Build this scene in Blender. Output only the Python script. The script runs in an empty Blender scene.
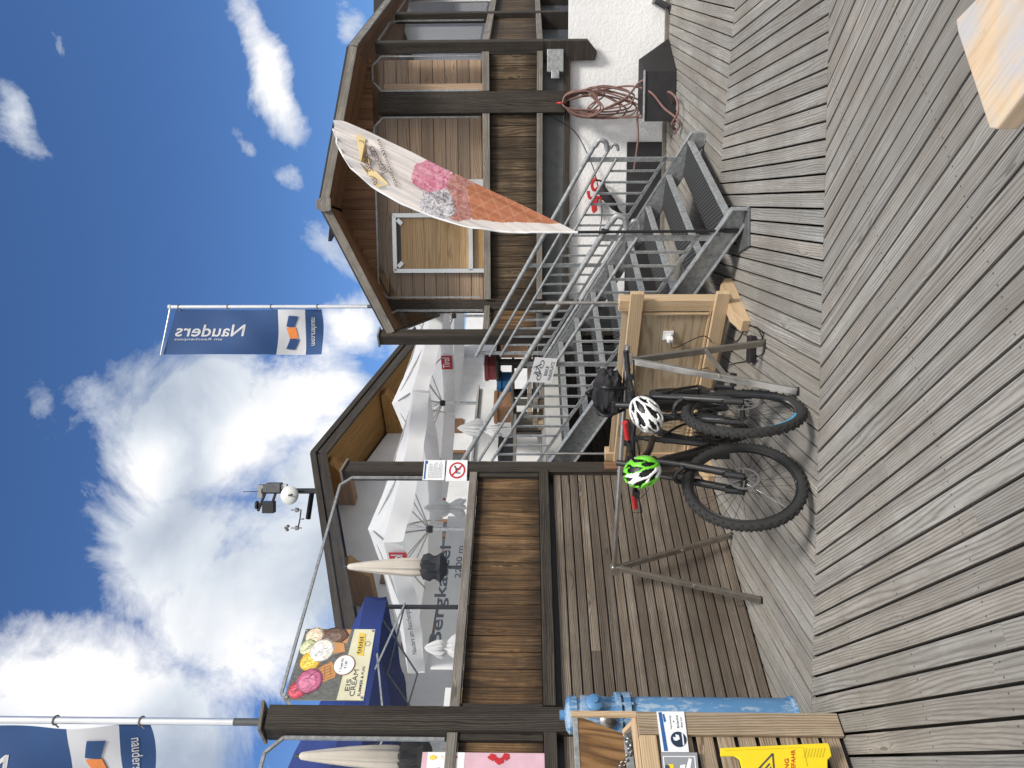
import bpy, bmesh, math, random
from mathutils import Vector, Matrix, noise as mnoise
random.seed(7)
R = math.radians
SC = bpy.context.scene
COL = SC.collection
V3 = Vector

# ------------------------------------------------------------------ camera
F, EYE, HZ = 720.0, 1.70, 527.0
PITCH = math.atan((HZ - 512) / F)
cam_d = bpy.data.cameras.new('camera'); cam = bpy.data.objects.new('camera', cam_d); COL.objects.link(cam)
cam_d.sensor_width = 36; cam_d.sensor_fit = 'HORIZONTAL'; cam_d.lens = 36 * F / 1024
cam_d.clip_start = 0.05; cam_d.clip_end = 6000
fw = V3((0, math.cos(PITCH), math.sin(PITCH))); up = V3((0, -math.sin(PITCH), math.cos(PITCH)))
cx, cy, cz = -up, V3((1, 0, 0)), -fw
cam.matrix_world = Matrix(((cx.x, cy.x, cz.x, 0), (cx.y, cy.y, cz.y, 0), (cx.z, cy.z, cz.z, EYE), (0, 0, 0, 1)))
SC.camera = cam

def ray(x, y):                      # photo pixel -> direction in the world
    return V3(((384 - y) / F, 0, 0)) + fw + up * ((512 - x) / F)
def at(x, y, Y):                    # pixel at a given distance in front
    r = ray(x, y); return V3((0, 0, EYE)) + r * (Y / r.y)
def G(x, y, z=0.0):                 # pixel on a horizontal plane
    r = ray(x, y); return V3((0, 0, EYE)) + r * ((z - EYE) / r.z)
def PL(x, y, p, n):                 # pixel on a plane
    r = ray(x, y); o = V3((0, 0, EYE)); return o + r * ((p - o).dot(n) / r.dot(n))

# terrace wall frame: t along the wall, s behind it, z up
D = V3((0.616, 0.788, 0)).normalized(); E = V3((-D.y, D.x, 0)); Z = V3((0, 0, 1))
W0 = V3((-2.06, 5.19, 0))
def W(t, s, z): return W0 + D * t + E * s + Z * z
def WP(x, y, s=0.0): return PL(x, y, W(0, s, 0), E)
def wt(p): return (p - W0).dot(D)
FL = 1.5                            # terrace floor level

# ------------------------------------------------------------------ objects
def wmat(o):
    m = o.matrix_basis.copy()
    return wmat(o.parent) @ m if o.parent else m
def tag(o, label=None, cat=None, group=None, kind=None):
    if label: o['label'] = label
    if cat: o['category'] = cat
    if group: o['group'] = group
    if kind: o['kind'] = kind
    return o
def thing(name, label, cat, loc=(0, 0, 0), rotz=0, group=None):
    o = bpy.data.objects.new(name, None); COL.objects.link(o)
    o.location = loc; o.rotation_euler = (0, 0, rotz); o.empty_display_size = .1
    return tag(o, label, cat, group)
def copy_tree(o, parent=None):
    c = o.copy(); COL.objects.link(c); c.parent = parent
    for ch in [x for x in bpy.data.objects if x.parent == o]: copy_tree(ch, c)
    return c

class MB:
    def __init__(s): s.v = []; s.f = []; s.uv = []; s.mi = []; s.sm = []
    def add(s, vs, fs, uvs=None, mi=0, sm=False):
        b = len(s.v); s.v += [V3(v) for v in vs]
        for k, f in enumerate(fs):
            s.f.append([b + i for i in f]); s.mi.append(mi); s.sm.append(sm)
            s.uv.append(uvs[k] if uvs else [(s.v[b + i].x, s.v[b + i].z) for i in f])
        return s
    def board(s, p0, p1, w, t, wd=Z, mi=0):
        """box from p0 to p1, width w along wd, thickness t along the third axis; uv in metres"""
        p0, p1 = V3(p0), V3(p1); l = p1 - p0; L = l.length; l = l.normalized()
        wd = V3(wd); wd = (wd - l * wd.dot(l)).normalized(); n = l.cross(wd)
        vs = [p0 + l * (a * L) + wd * (b * w / 2) + n * (c * t / 2) for a in (0, 1) for b in (-1, 1) for c in (-1, 1)]
        ou, ov = random.uniform(0, 60), random.uniform(0, 30)
        fs, uvs = [], []
        def q(ix, fn):
            fs.append(ix); uvs.append([fn(i) for i in ix])
        A = lambda i: (i >> 2 & 1) * L; B = lambda i: ((i >> 1 & 1) - .5) * w; C = lambda i: ((i & 1) - .5) * t
        q([0, 4, 6, 2], lambda i: (ou + A(i), ov + B(i))); q([1, 3, 7, 5], lambda i: (ou + A(i), ov + B(i) + .003))
        q([0, 1, 5, 4], lambda i: (ou + A(i), ov - w / 2 + C(i) + .5)); q([2, 6, 7, 3], lambda i: (ou + A(i), ov + w / 2 + C(i) + .9))
        q([0, 2, 3, 1], lambda i: (ou + C(i) * .3, ov + B(i))); q([4, 5, 7, 6], lambda i: (ou + C(i) * .3, ov + B(i)))
        return s.add(vs, fs, uvs, mi)
    def box(s, c, size, ax=None, mi=0):
        c = V3(c); ax = ax or (V3((1, 0, 0)), V3((0, 1, 0)), Z)
        return s.board(c - ax[0] * size[0] / 2, c + ax[0] * size[0] / 2, size[1], size[2], ax[1], mi)
    def tube(s, pts, r, n=8, mi=0, cap=True, r1=None, sm=True):
        pts = [V3(p) for p in pts]; m = len(pts); vs = []; prev = None
        for i, p in enumerate(pts):
            d = (pts[min(i + 1, m - 1)] - pts[max(i - 1, 0)]).normalized()
            a = prev if prev else (Z if abs(d.z) < .9 else V3((1, 0, 0)))
            a = (a - d * a.dot(d))
            if a.length < 1e-5: a = d.orthogonal()
            a = a.normalized(); prev = a; b = d.cross(a)
            rr = r if not isinstance(r, (list, tuple)) else r[i]
            if r1 is not None: rr = r + (r1 - r) * i / (m - 1)
            vs += [p + (a * math.cos(2 * math.pi * k / n) + b * math.sin(2 * math.pi * k / n)) * rr for k in range(n)]
        fs = [[i * n + k, i * n + (k + 1) % n, (i + 1) * n + (k + 1) % n, (i + 1) * n + k] for i in range(m - 1) for k in range(n)]
        uvs = []
        for i in range(m - 1):
            for k in range(n):
                uvs.append([(i * .3, k * .05), (i * .3, k * .05 + .05), (i * .3 + .3, k * .05 + .05), (i * .3 + .3, k * .05)])
        s.add(vs, fs, uvs, mi, sm)
        if cap:
            s.add(vs[:n], [list(range(n))[::-1]], None, mi); s.add(vs[-n:], [list(range(n))], None, mi)
        return s
    def lathe(s, o, prof, ax=Z, n=20, mi=0, sm=True):
        """prof: list of (r, h) along ax from o"""
        o = V3(o); ax = V3(ax).normalized(); a = ax.orthogonal().normalized(); b = ax.cross(a); m = len(prof)
        vs = [o + ax * h + (a * math.cos(2 * math.pi * k / n) + b * math.sin(2 * math.pi * k / n)) * r for r, h in prof for k in range(n)]
        fs = [[i * n + k, i * n + (k + 1) % n, (i + 1) * n + (k + 1) % n, (i + 1) * n + k] for i in range(m - 1) for k in range(n)]
        uvs = [[(f % n * .05, f // n * .1)] * 4 for f in range(len(fs))]
        s.add(vs, fs, uvs, mi, sm)
        if prof[0][0] > 1e-4: s.add(vs[:n], [list(range(n))[::-1]], None, mi)
        if prof[-1][0] > 1e-4: s.add(vs[-n:], [list(range(n))], None, mi)
        return s
    def ring(s, c, ax, R_, r, n=48, m=10, mi=0, sy=1.0):
        c = V3(c); ax = V3(ax).normalized(); a = ax.orthogonal().normalized(); b = ax.cross(a); vs = []
        for i in range(n):
            th = 2 * math.pi * i / n; d = a * math.cos(th) + b * math.sin(th)
            for k in range(m):
                ph = 2 * math.pi * k / m
                vs.append(c + d * (R_ + r * math.cos(ph)) + ax * (r * sy * math.sin(ph)))
        fs = [[i * m + k, ((i + 1) % n) * m + k, ((i + 1) % n) * m + (k + 1) % m, i * m + (k + 1) % m] for i in range(n) for k in range(m)]
        return s.add(vs, fs, None, mi, True)
    def prism(s, poly, off, mi=0):
        """poly: 3d points (planar), extruded by vector off"""
        poly = [V3(p) for p in poly]; n = len(poly); off = V3(off)
        vs = poly + [p + off for p in poly]
        l = (poly[1] - poly[0]).normalized(); nn = off.normalized(); w = nn.cross(l); ou, ov = random.uniform(0, 60), random.uniform(0, 30)
        def uv(i): d = vs[i] - poly[0]; return (ou + d.dot(l), ov + d.dot(w) + d.dot(nn) * .7)
        fs = [list(range(n))[::-1], list(range(n, 2 * n))] + [[i, (i + 1) % n, n + (i + 1) % n, n + i] for i in range(n)]
        return s.add(vs, fs, [[uv(i) for i in f] for f in fs], mi)
    def grid(s, fn, nu, nv, mi=0, sm=True, skip=None):
        vs = [fn(i / nu, j / nv) for j in range(nv + 1) for i in range(nu + 1)]
        fs = [[j * (nu + 1) + i, j * (nu + 1) + i + 1, (j + 1) * (nu + 1) + i + 1, (j + 1) * (nu + 1) + i]
              for j in range(nv) for i in range(nu) if not (skip and skip(i, j))]
        uvs = [[((k % (nu + 1)) / nu, (k // (nu + 1)) / nv) for k in f] for f in fs]
        return s.add(vs, fs, uvs, mi, sm)
    def build(s, name, mats, parent=None, bevel=0, solid=0, subsurf=0, segs=2):
        inv = wmat(parent).inverted() if parent else Matrix.Identity(4)
        me = bpy.data.meshes.new(name)
        me.from_pydata([inv @ v for v in s.v], [], s.f)
        uvl = me.uv_layers.new(name='UVMap'); k = 0
        for u in s.uv:
            for c in u: uvl.data[k].uv = c; k += 1
        for m in (mats if isinstance(mats, (list, tuple)) else [mats]): me.materials.append(m)
        me.polygons.foreach_set('material_index', s.mi); me.polygons.foreach_set('use_smooth', s.sm)
        me.update()
        o = bpy.data.objects.new(name, me); COL.objects.link(o); o.parent = parent
        if solid:
            m = o.modifiers.new('s', 'SOLIDIFY'); m.thickness = solid; m.offset = 0
        if subsurf:
            m = o.modifiers.new('u', 'SUBSURF'); m.levels = m.render_levels = subsurf
        if any(s.sm) and not subsurf:
            m = o.modifiers.new('e', 'EDGE_SPLIT'); m.split_angle = R(42)
        if bevel:
            m = o.modifiers.new('b', 'BEVEL'); m.width = bevel; m.segments = segs; m.limit_method = 'ANGLE'; m.angle_limit = R(50)
        return o

# flat graphics laid on a surface: fn(a, b) -> 3d point
def plane_map(o, ax, ay, n, off=.003):
    o, ax, ay, n = V3(o), V3(ax), V3(ay), V3(n)
    return lambda a, b, k=1.0: o + ax * a + ay * b + n * (off * k)
def text_geo(body, bold=0.0, shear=0.0):
    c = bpy.data.curves.new('lettering', 'FONT'); c.body = body; c.size = 1; c.align_x = 'LEFT'; c.offset = bold; c.shear = shear
    c.resolution_u = 3
    o = bpy.data.objects.new('lettering', c); COL.objects.link(o)
    dg = bpy.context.evaluated_depsgraph_get()
    me = bpy.data.meshes.new_from_object(o.evaluated_get(dg))
    vs = [(v.co.x, v.co.y) for v in me.vertices]; fs = [list(p.vertices) for p in me.polygons]
    bpy.data.objects.remove(o); bpy.data.curves.remove(c); bpy.data.meshes.remove(me)
    return vs, fs
def put_text(mb, body, fn, x, y, w, h, mi=0, k=1.0, bold=0.0, shear=0.0):
    vs, fs = text_geo(body, bold, shear)
    x0 = min(v[0] for v in vs); x1 = max(v[0] for v in vs); y0 = min(v[1] for v in vs); y1 = max(v[1] for v in vs)
    mb.add([fn(x + (v[0] - x0) / (x1 - x0) * w, y + (v[1] - y0) / (y1 - y0) * h, k) for v in vs], fs, None, mi)
def put_poly(mb, pts, fn, mi=0, k=1.0):
    mb.add([fn(a, b, k) for a, b in pts], [list(range(len(pts)))], [[(a, b) for a, b in pts]], mi)
def disc(cx_, cy_, rx, ry=None, n=24, a0=0, a1=360):
    ry = ry or rx
    return [(cx_ + rx * math.cos(R(a0 + (a1 - a0) * i / n)), cy_ + ry * math.sin(R(a0 + (a1 - a0) * i / n))) for i in range(n + (0 if a1 - a0 >= 360 else 1))]
def put_ring(mb, cx_, cy_, r0, r1, fn, mi=0, k=1.0, n=28):
    vs = [fn(cx_ + r * math.cos(2 * math.pi * i / n), cy_ + r * math.sin(2 * math.pi * i / n), k) for r in (r0, r1) for i in range(n)]
    mb.add(vs, [[i, (i + 1) % n, n + (i + 1) % n, n + i] for i in range(n)], None, mi)
def put_line(mb, pts, wd, fn, mi=0, k=1.0):
    for (a, b), (c, d) in zip(pts[:-1], pts[1:]):
        l = math.hypot(c - a, d - b) or 1e-6; nx, ny = -(d - b) / l * wd / 2, (c - a) / l * wd / 2
        put_poly(mb, [(a + nx, b + ny), (a - nx, b - ny), (c - nx, d - ny), (c + nx, d + ny)], fn, mi, k)
def arc(p, q, r, n=6): pass
def smooth(pts, n=6):
    """Catmull-Rom through points"""
    pts = [V3(p) for p in pts]; out = []
    P = [pts[0] * 2 - pts[1]] + pts + [pts[-1] * 2 - pts[-2]]
    for i in range(1, len(P) - 2):
        for k in range(n):
            t = k / n; a, b, c, d = P[i - 1:i + 3]
            out.append(.5 * ((2 * b) + (c - a) * t + (2 * a - 5 * b + 4 * c - d) * t * t + (3 * b - a - 3 * c + d) * t ** 3))
    return out + [pts[-1]]

# ------------------------------------------------------------------ materials
def srgb(r, g, b):
    f = lambda c: (c / 255 / 12.92) if c <= 10 else ((c / 255 + .055) / 1.055) ** 2.4
    return (f(r), f(g), f(b), 1)
class NT:
    def __init__(s, name):
        s.m = bpy.data.materials.new(name); s.m.use_nodes = True; s.t = s.m.node_tree; s.t.nodes.clear()
        s.out = s.t.nodes.new('ShaderNodeOutputMaterial')
    def n(s, typ, ins=None, **kw):
        nd = s.t.nodes.new('ShaderNode' + typ)
        for k, v in kw.items(): setattr(nd, k, v)
        for k, v in (ins or {}).items():
            if hasattr(v, 'is_output'): s.t.links.new(v, nd.inputs[k])
            else: nd.inputs[k].default_value = (*v, 1) if isinstance(v, tuple) and len(v) == 3 and nd.inputs[k].type == 'RGBA' else v
        return nd
    def math(s, op, a, b=0.0, c=None, clamp=False):
        i = {0: a, 1: b}
        if c is not None: i[2] = c
        return s.n('Math', i, operation=op, use_clamp=clamp).outputs[0]
    def mix(s, f, a, b, typ='MIX'):
        nd = s.n('Mix', data_type='RGBA', blend_type=typ)
        for k, v in ((0, f), (6, a), (7, b)):
            if hasattr(v, 'is_output'): s.t.links.new(v, nd.inputs[k])
            else: nd.inputs[k].default_value = (*v, 1) if isinstance(v, tuple) and len(v) == 3 else v
        return nd.outputs[2]
    def ramp(s, f, stops, interp='LINEAR'):
        nd = s.n('ValToRGB', {0: f}); nd.color_ramp.interpolation = interp
        e = nd.color_ramp.elements
        while len(e) < len(stops): e.new(.5)
        for k, (p, c) in enumerate(stops):
            e[k].position = p; e[k].color = c if len(c) == 4 else (*c, 1)
        return nd.outputs[0]
    def noise(s, vec, scale, detail=4, rough=.55, dist=0.0):
        i = {'Scale': scale, 'Detail': detail, 'Roughness': rough, 'Distortion': dist}
        if vec is not None: i['Vector'] = vec
        return s.n('TexNoise', i).outputs[0]
    def obj(s): return s.n('TexCoord').outputs['Object']
    def uv(s): return s.n('TexCoord').outputs['UV']
    def scale(s, vec, sc, loc=(0, 0, 0)): return s.n('Mapping', {'Vector': vec, 'Scale': sc, 'Location': loc}).outputs[0]
    def bsdf(s, col, rough=.6, metal=0.0, bump=None, bstr=.3, bdist=.003, spec=.5, trans=0.0, coat=0.0):
        i = {'Base Color': col, 'Roughness': rough, 'Metallic': metal, 'Specular IOR Level': spec}
        if coat: i['Coat Weight'] = coat
        p = s.n('BsdfPrincipled', i)
        if bump is not None:
            b = s.n('Bump', {'Height': bump, 'Strength': bstr, 'Distance': bdist})
            s.t.links.new(b.outputs[0], p.inputs['Normal'])
        sh = p.outputs[0]
        if trans:
            tr = s.n('BsdfTranslucent', {'Color': col}).outputs[0]
            sh = s.n('MixShader', {0: trans, 1: sh, 2: tr}).outputs[0]
        s.t.links.new(sh, s.out.inputs[0]); return s.m

def wood(name, base, light, dark, var=.5, freq=90, fiber=.5, knots=True, stain=None, rough=.8, streak=.0, bump=.5, rw=.26, stsc=1.1, screws=False, zdark=None, stamt=.6):
    """timber: u runs along the board in metres, v across; rings, fibres, knots, stains"""
    t = NT(name); uv = t.uv(); isl = t.n('NewGeometry').outputs['Random Per Island']
    z = t.math('MULTIPLY', isl, 50.0)
    sep = t.n('SeparateXYZ', {0: uv}); u, v = sep.outputs[0], sep.outputs[1]
    def vec(su, sv): return t.n('CombineXYZ', {0: t.math('MULTIPLY', u, su), 1: t.math('MULTIPLY', v, sv), 2: z}).outputs[0]
    kv = t.n('TexVoronoi', {'Vector': vec(1.7, 9.0), 'Scale': 1.0, 'Randomness': 1.0}, feature='F1')
    knot = t.math('SUBTRACT', 1.0, t.math('MULTIPLY', kv.outputs['Distance'], 4.0), clamp=True)
    has = t.math('GREATER_THAN', t.n('SeparateColor', {0: kv.outputs['Color']}).outputs[0], .5)
    knot = t.math('MULTIPLY', knot, has)
    warp = t.noise(vec(.55, 6), 1.0, 2, .45); jit = t.noise(vec(6, 30), 1.0, 2, .5)
    ph = t.math('ADD', t.math('MULTIPLY', v, freq * 4.2), t.math('ADD', t.math('MULTIPLY', warp, 58.0), t.math('ADD', t.math('MULTIPLY', knot, 13.0), t.math('MULTIPLY', jit, 3.6))))
    ring = t.math('MULTIPLY_ADD', t.math('SINE', ph), .5, .5); ring = t.math('POWER', ring, 1.8)
    fib = t.noise(vec(9, 420), 1.0, 3, .65); fib2 = t.noise(vec(.8, 22), 1.0, 5, .65)
    g = t.math('ADD', t.math('MULTIPLY', t.math('SUBTRACT', .42, ring), rw * 1.5), t.math('ADD', t.math('MULTIPLY', t.math('SUBTRACT', fib, .5), 1.3 * fiber), t.math('MULTIPLY', t.math('SUBTRACT', fib2, .5), .8)))
    g = t.math('ADD', g, .5)
    col = t.ramp(g, [(.14, dark), (.5, base), (.84, light)])
    if knots:
        kk = t.math('MULTIPLY', t.math('GREATER_THAN', knot, .66), .75)
        col = t.mix(kk, col, tuple(c * .75 for c in dark))
    br = t.math('MULTIPLY_ADD', isl, var, 1 - var / 2)
    hue = t.noise(t.n('CombineXYZ', {0: z, 1: 3.1, 2: 0.0}).outputs[0], 7.0, 1)
    col = t.mix(1.0, col, t.n('CombineColor', {0: t.math('MULTIPLY', br, t.math('MULTIPLY_ADD', hue, .16, .92)), 1: br, 2: t.math('MULTIPLY', br, t.math('MULTIPLY_ADD', hue, -.16, 1.08))}).outputs[0], 'MULTIPLY')
    if streak:
        st = t.ramp(t.noise(vec(.9, 18), 1.0, 5, .7), [(.45, (0, 0, 0)), (.6, (1, 1, 1))])
        col = t.mix(t.math('MULTIPLY', st, streak), col, dark)
    if stain:
        sn = t.ramp(t.noise(t.obj(), stsc, 6, .62), [(.42, (0, 0, 0)), (.64, (1, 1, 1))])
        col = t.mix(t.math('MULTIPLY', sn, stamt), col, stain)
        sn2 = t.ramp(t.noise(t.obj(), 17, 5, .75), [(.63, (0, 0, 0)), (.72, (1, 1, 1))])
        col = t.mix(t.math('MULTIPLY', sn2, .35), col, light)
        sn3 = t.ramp(t.noise(t.scale(t.obj(), (1, 1, 1), (7, 3, 1)), 26, 5, .7), [(.64, (0, 0, 0)), (.74, (1, 1, 1))])
        col = t.mix(t.math('MULTIPLY', sn3, .45), col, dark)
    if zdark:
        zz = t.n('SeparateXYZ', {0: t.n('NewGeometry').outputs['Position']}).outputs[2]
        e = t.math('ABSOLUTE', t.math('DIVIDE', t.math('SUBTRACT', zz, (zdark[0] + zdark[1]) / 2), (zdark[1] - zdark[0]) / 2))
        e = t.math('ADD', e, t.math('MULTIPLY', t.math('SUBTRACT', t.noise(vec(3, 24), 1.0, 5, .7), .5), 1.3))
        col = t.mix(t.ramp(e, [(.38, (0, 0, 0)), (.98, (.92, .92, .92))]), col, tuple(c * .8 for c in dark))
    if screws:
        lu = t.math('SUBTRACT', t.math('FRACT', t.math('DIVIDE', u, .62)), .5); lu = t.math('MULTIPLY', lu, .62)
        lv = t.math('SUBTRACT', t.math('ABSOLUTE', t.math('SUBTRACT', t.math('FRACT', t.math('ADD', v, .5)), .5)), .026)
        dd = t.math('SQRT', t.math('ADD', t.math('MULTIPLY', lu, lu), t.math('MULTIPLY', lv, lv)))
        col = t.mix(t.math('MULTIPLY', t.math('LESS_THAN', dd, .0048), .8), col, (.05, .047, .043))
    return t.bsdf(col, rough, 0, fib, bump, .0025, .3)

def plain(name, c, rough=.6, metal=0.0, var=.15, sc=6.0, bump=0.0, trans=0.0, bsc=60.0, dirt=None, coat=0.0, spec=.5):
    t = NT(name); o = t.obj(); n = t.noise(o, sc, 5, .6)
    c = tuple(c) if len(c) == 4 else (*c, 1)
    lo = tuple(x * (1 - var) for x in c[:3]) + (1,); hi = tuple(min(1, x * (1 + var)) for x in c[:3]) + (1,)
    col = t.ramp(n, [(.3, lo), (.7, hi)])
    if dirt:
        d = t.ramp(t.noise(o, sc * 2.3, 6, .7), [(.5, (0, 0, 0)), (.68, (1, 1, 1))])
        col = t.mix(t.math('MULTIPLY', d, .6), col, (*dirt[:3], 1))
    b = t.noise(o, bsc, 4, .6) if bump else None
    rr = t.math('MULTIPLY_ADD', n, .3, rough - .15)
    return t.bsdf(col, rr, metal, b, bump, .004, spec, trans, coat)

M = {}
M['deck'] = wood('weathered_deck_wood', (.262, .250, .229), (.39, .378, .352), (.122, .114, .102), var=.26, freq=96, stain=(.175, .157, .132), streak=.14, rw=.24, fiber=.7, screws=True)
M['wall_plank'] = wood('old_brown_grey_planks', (.145, .118, .092), (.27, .235, .195), (.045, .034, .026), var=.8, freq=130, stain=(.07, .052, .038), streak=.3, fiber=.6)
M['dark_post'] = wood('dark_weathered_timber', (.036, .030, .025), (.095, .083, .07), (.010, .008, .007), var=.3, freq=110, streak=.35, fiber=.8, stain=(.058, .049, .04), stsc=3.0, stamt=.4)
M['grey_trim'] = wood('grey_weathered_trim', (.21, .195, .175), (.36, .34, .31), (.06, .052, .045), var=.3, freq=110, streak=.25, fiber=.7, stain=(.11, .098, .084), stsc=4.0)
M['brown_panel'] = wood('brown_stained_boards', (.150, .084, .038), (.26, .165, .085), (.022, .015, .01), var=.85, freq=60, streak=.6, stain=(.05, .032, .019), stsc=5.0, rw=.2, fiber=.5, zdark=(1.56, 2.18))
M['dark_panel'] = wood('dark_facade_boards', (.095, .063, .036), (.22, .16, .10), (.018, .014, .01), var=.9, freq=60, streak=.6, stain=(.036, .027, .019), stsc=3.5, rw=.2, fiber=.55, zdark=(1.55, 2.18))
M['larch'] = wood('larch_cladding', (.42, .28, .185), (.53, .39, .275), (.22, .13, .08), var=.5, freq=70, fiber=.3, rw=.22)
M['larch_gold'] = wood('golden_larch', (.56, .35, .17), (.66, .45, .24), (.3, .16, .07), var=.25, freq=60, fiber=.3, rw=.2)
M['soffit'] = wood('brown_soffit_boards', (.23, .125, .07), (.31, .19, .11), (.1, .05, .028), var=.4, freq=60, fiber=.25, rw=.15)
M['golden_soffit'] = wood('golden_soffit_boards', (.36, .20, .065), (.48, .29, .12), (.15, .075, .025), var=.4, freq=60, fiber=.25, rw=.15)
M['new_wood'] = wood('new_spruce', (.50, .37, .23), (.60, .48, .33), (.32, .21, .12), var=.2, freq=90, bump=.2, fiber=.35, rw=.22)
M['ply'] = wood('spruce_panel', (.42, .32, .21), (.5, .40, .28), (.29, .2, .12), var=.1, freq=16, fiber=.3, knots=False, bump=.1)
M['old_ply'] = wood('brown_old_plywood', (.17, .085, .03), (.27, .15, .065), (.06, .03, .014), var=.1, freq=18, stain=(.08, .04, .02), knots=False, bump=.2)
M['crate'] = wood('greyish_crate_wood', (.34, .265, .18), (.46, .39, .29), (.15, .105, .07), var=.55, freq=100, stain=(.21, .175, .135), stsc=3.0)
M['table'] = wood('worn_table_wood', (.62, .47, .31), (.68, .57, .42), (.42, .29, .18), var=.06, freq=60, fiber=.5, bump=.25, stain=(.47, .48, .50), stsc=9.0, stamt=.8, rw=.1)
M['galv'] = plain('galvanised_steel', (.33, .345, .35), .48, .35, .32, 26, .15, dirt=(.2, .205, .21))
M['galv_dark'] = plain('dark_steel_plate', (.10, .105, .108), .6, .2, .25, 7, .1)
M['steel'] = plain('brushed_steel', (.52, .50, .47), .32, .9, .12, 14)
M['steel_brown'] = plain('dull_square_steel', (.30, .275, .24), .42, .75, .15, 14)
M['alu'] = plain('white_aluminium_tube', (.72, .73, .74), .3, .6, .05, 5)
M['black'] = plain('black_plastic', (.013, .013, .014), .45, 0, .3, 20)
M['black_paint'] = plain('satin_black_paint', (.012, .012, .013), .35, .0, .2, 10, coat=.3)
M['rubber'] = plain('black_rubber', (.022, .022, .022), .85, 0, .25, 30, .3)
M['white_paint'] = plain('white_paint', (.78, .78, .77), .5, 0, .04, 3)
M['white_gloss'] = plain('white_gloss_plastic', (.82, .83, .84), .25, 0, .03, 3, coat=.4)
M['green_gloss'] = plain('green_gloss_plastic', (.16, .62, .03), .28, 0, .05, 3, coat=.4)
M['red'] = plain('red_rubber', (.45, .02, .02), .5, 0, .15, 10)
M['paper'] = plain('white_paper', (.78, .79, .81), .6, 0, .04, 8)
M['ink'] = plain('dark_grey_ink', (.055, .065, .075), .7, 0, .1, 8)
M['slate_ink'] = plain('slate_blue_print', (.11, .135, .18), .7, 0, .1, 8)
M['soft_ink'] = plain('faded_grey_ink', (.33, .34, .37), .7, 0, .1, 8)
M['blue_ink'] = plain('blue_print', (.02, .11, .33), .6, 0, .1, 8)
M['navy_ink'] = plain('navy_print', (.012, .03, .07), .6, 0, .1, 8)
M['red_ink'] = plain('red_print', (.5, .02, .03), .6, 0, .1, 8)
M['yellow'] = plain('yellow_plastic', (.80, .62, .02), .4, 0, .05, 6)
M['yellow_dark'] = plain('yellow_plastic_ribs', (.62, .47, .015), .45, 0, .05, 6)
M['orange'] = plain('orange_print', (.72, .22, .05), .6, 0, .1, 8)
M['cloth_white'] = plain('white_parasol_cloth', (.86, .865, .875), .85, 0, .04, 2, .35, .45, 5)
M['cloth_beige'] = plain('beige_parasol_cloth', (.66, .60, .53), .85, 0, .1, 5, .3, .15, 14)
M['cloth_blue'] = plain('blue_tent_cloth', (.010, .032, .19), .75, 0, .15, 3, .2, .2, 9)
M['flag_blue'] = plain('blue_flag_cloth', (.028, .082, .225), .75, 0, .12, 3, .15, .22, 10)
M['flag_white'] = plain('white_flag_cloth', (.74, .74, .75), .7, 0, .05, 3, .1, .3, 10)
M['sail'] = plain('cream_flag_cloth', (.84, .79, .755), .75, 0, .05, 3, .12, .3, 10)
M['black_cloth'] = plain('black_fabric', (.014, .013, .016), .8, 0, .4, 12, .5, 0, 30)
M['hose'] = plain('reddish_hose', (.19, .105, .09), .6, 0, .2, 20)
def hydrant_mat(nm='chipped_blue_paint', th=0.0):
    t = NT(nm); o = t.obj()
    n = t.noise(t.scale(o, (1, 1, .3)), 22, 8, .72, .6); n2 = t.noise(o, 3.5, 4, .6)
    base = t.ramp(n2, [(.3, (.07, .20, .40)), (.7, (.11, .26, .46))])
    mk = t.ramp(t.math('ADD', n, t.math('MULTIPLY', t.math('SUBTRACT', n2, .5), .5)), [(.54 + th, (0, 0, 0)), (.60 + th, (1, 1, 1))])
    return t.bsdf(t.mix(t.math('MULTIPLY', mk, .6), base, (.42, .50, .56, 1)), .5, 0, n, .3)
M['hydrant'] = hydrant_mat()
M['hydrant_head'] = hydrant_mat('scuffed_white_blue_paint', -.07)
M['asph'] = plain('dark_metal_box', (.028, .027, .029), .5, .3, .2, 6)
M['gravel'] = plain('gravel_ground', (.12, .115, .105), .95, 0, .4, 3, .8, 0, 20)
M['concrete'] = plain('grey_concrete', (.38, .375, .36), .85, 0, .15, 4, .4, 0, 40)
M['terrace'] = plain('terrace_slab', (.22, .215, .2), .85, 0, .15, 4, .4, 0, 40)
M['roof_dark'] = plain('dark_roof_edge', (.02, .018, .017), .6, .1, .3, 6)
M['chain'] = plain('dull_chain_steel', (.35, .34, .33), .4, .9, .1, 30)
M['dish'] = plain('grey_white_dish', (.6, .62, .6), .5, 0, .05, 5)
def plaster():
    t = NT('white_rough_plaster'); o = t.obj()
    n = t.noise(o, 28, 6, .65); n2 = t.noise(o, 1.3, 4, .5)
    col = t.ramp(n2, [(.3, (.72, .725, .735)), (.75, (.83, .83, .83))])
    gr = t.ramp(t.noise(t.scale(o, (1, 1, .35)), 3.2, 7, .7), [(.52, (0, 0, 0)), (.75, (1, 1, 1))])
    col = t.mix(t.math('MULTIPLY', gr, .35), col, (.50, .48, .43))
    return t.bsdf(col, .9, 0, n, .9, .012, .2)
M['plaster'] = plaster()
def glass():
    t = NT('clear_pane'); fr = t.math('MULTIPLY_ADD', t.math('POWER', t.n('LayerWeight', {'Blend': .5}).outputs['Facing'], 4.0), .35, .022)
    tr = t.n('BsdfTransparent', {'Color': (.97, .985, .98, 1)}).outputs[0]
    gl = t.n('BsdfGlossy', {'Color': (1, 1, 1, 1), 'Roughness': .01}).outputs[0]
    t.t.links.new(t.n('MixShader', {0: fr, 1: tr, 2: gl}).outputs[0], t.out.inputs[0]); return t.m
M['glass'] = glass()
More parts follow.
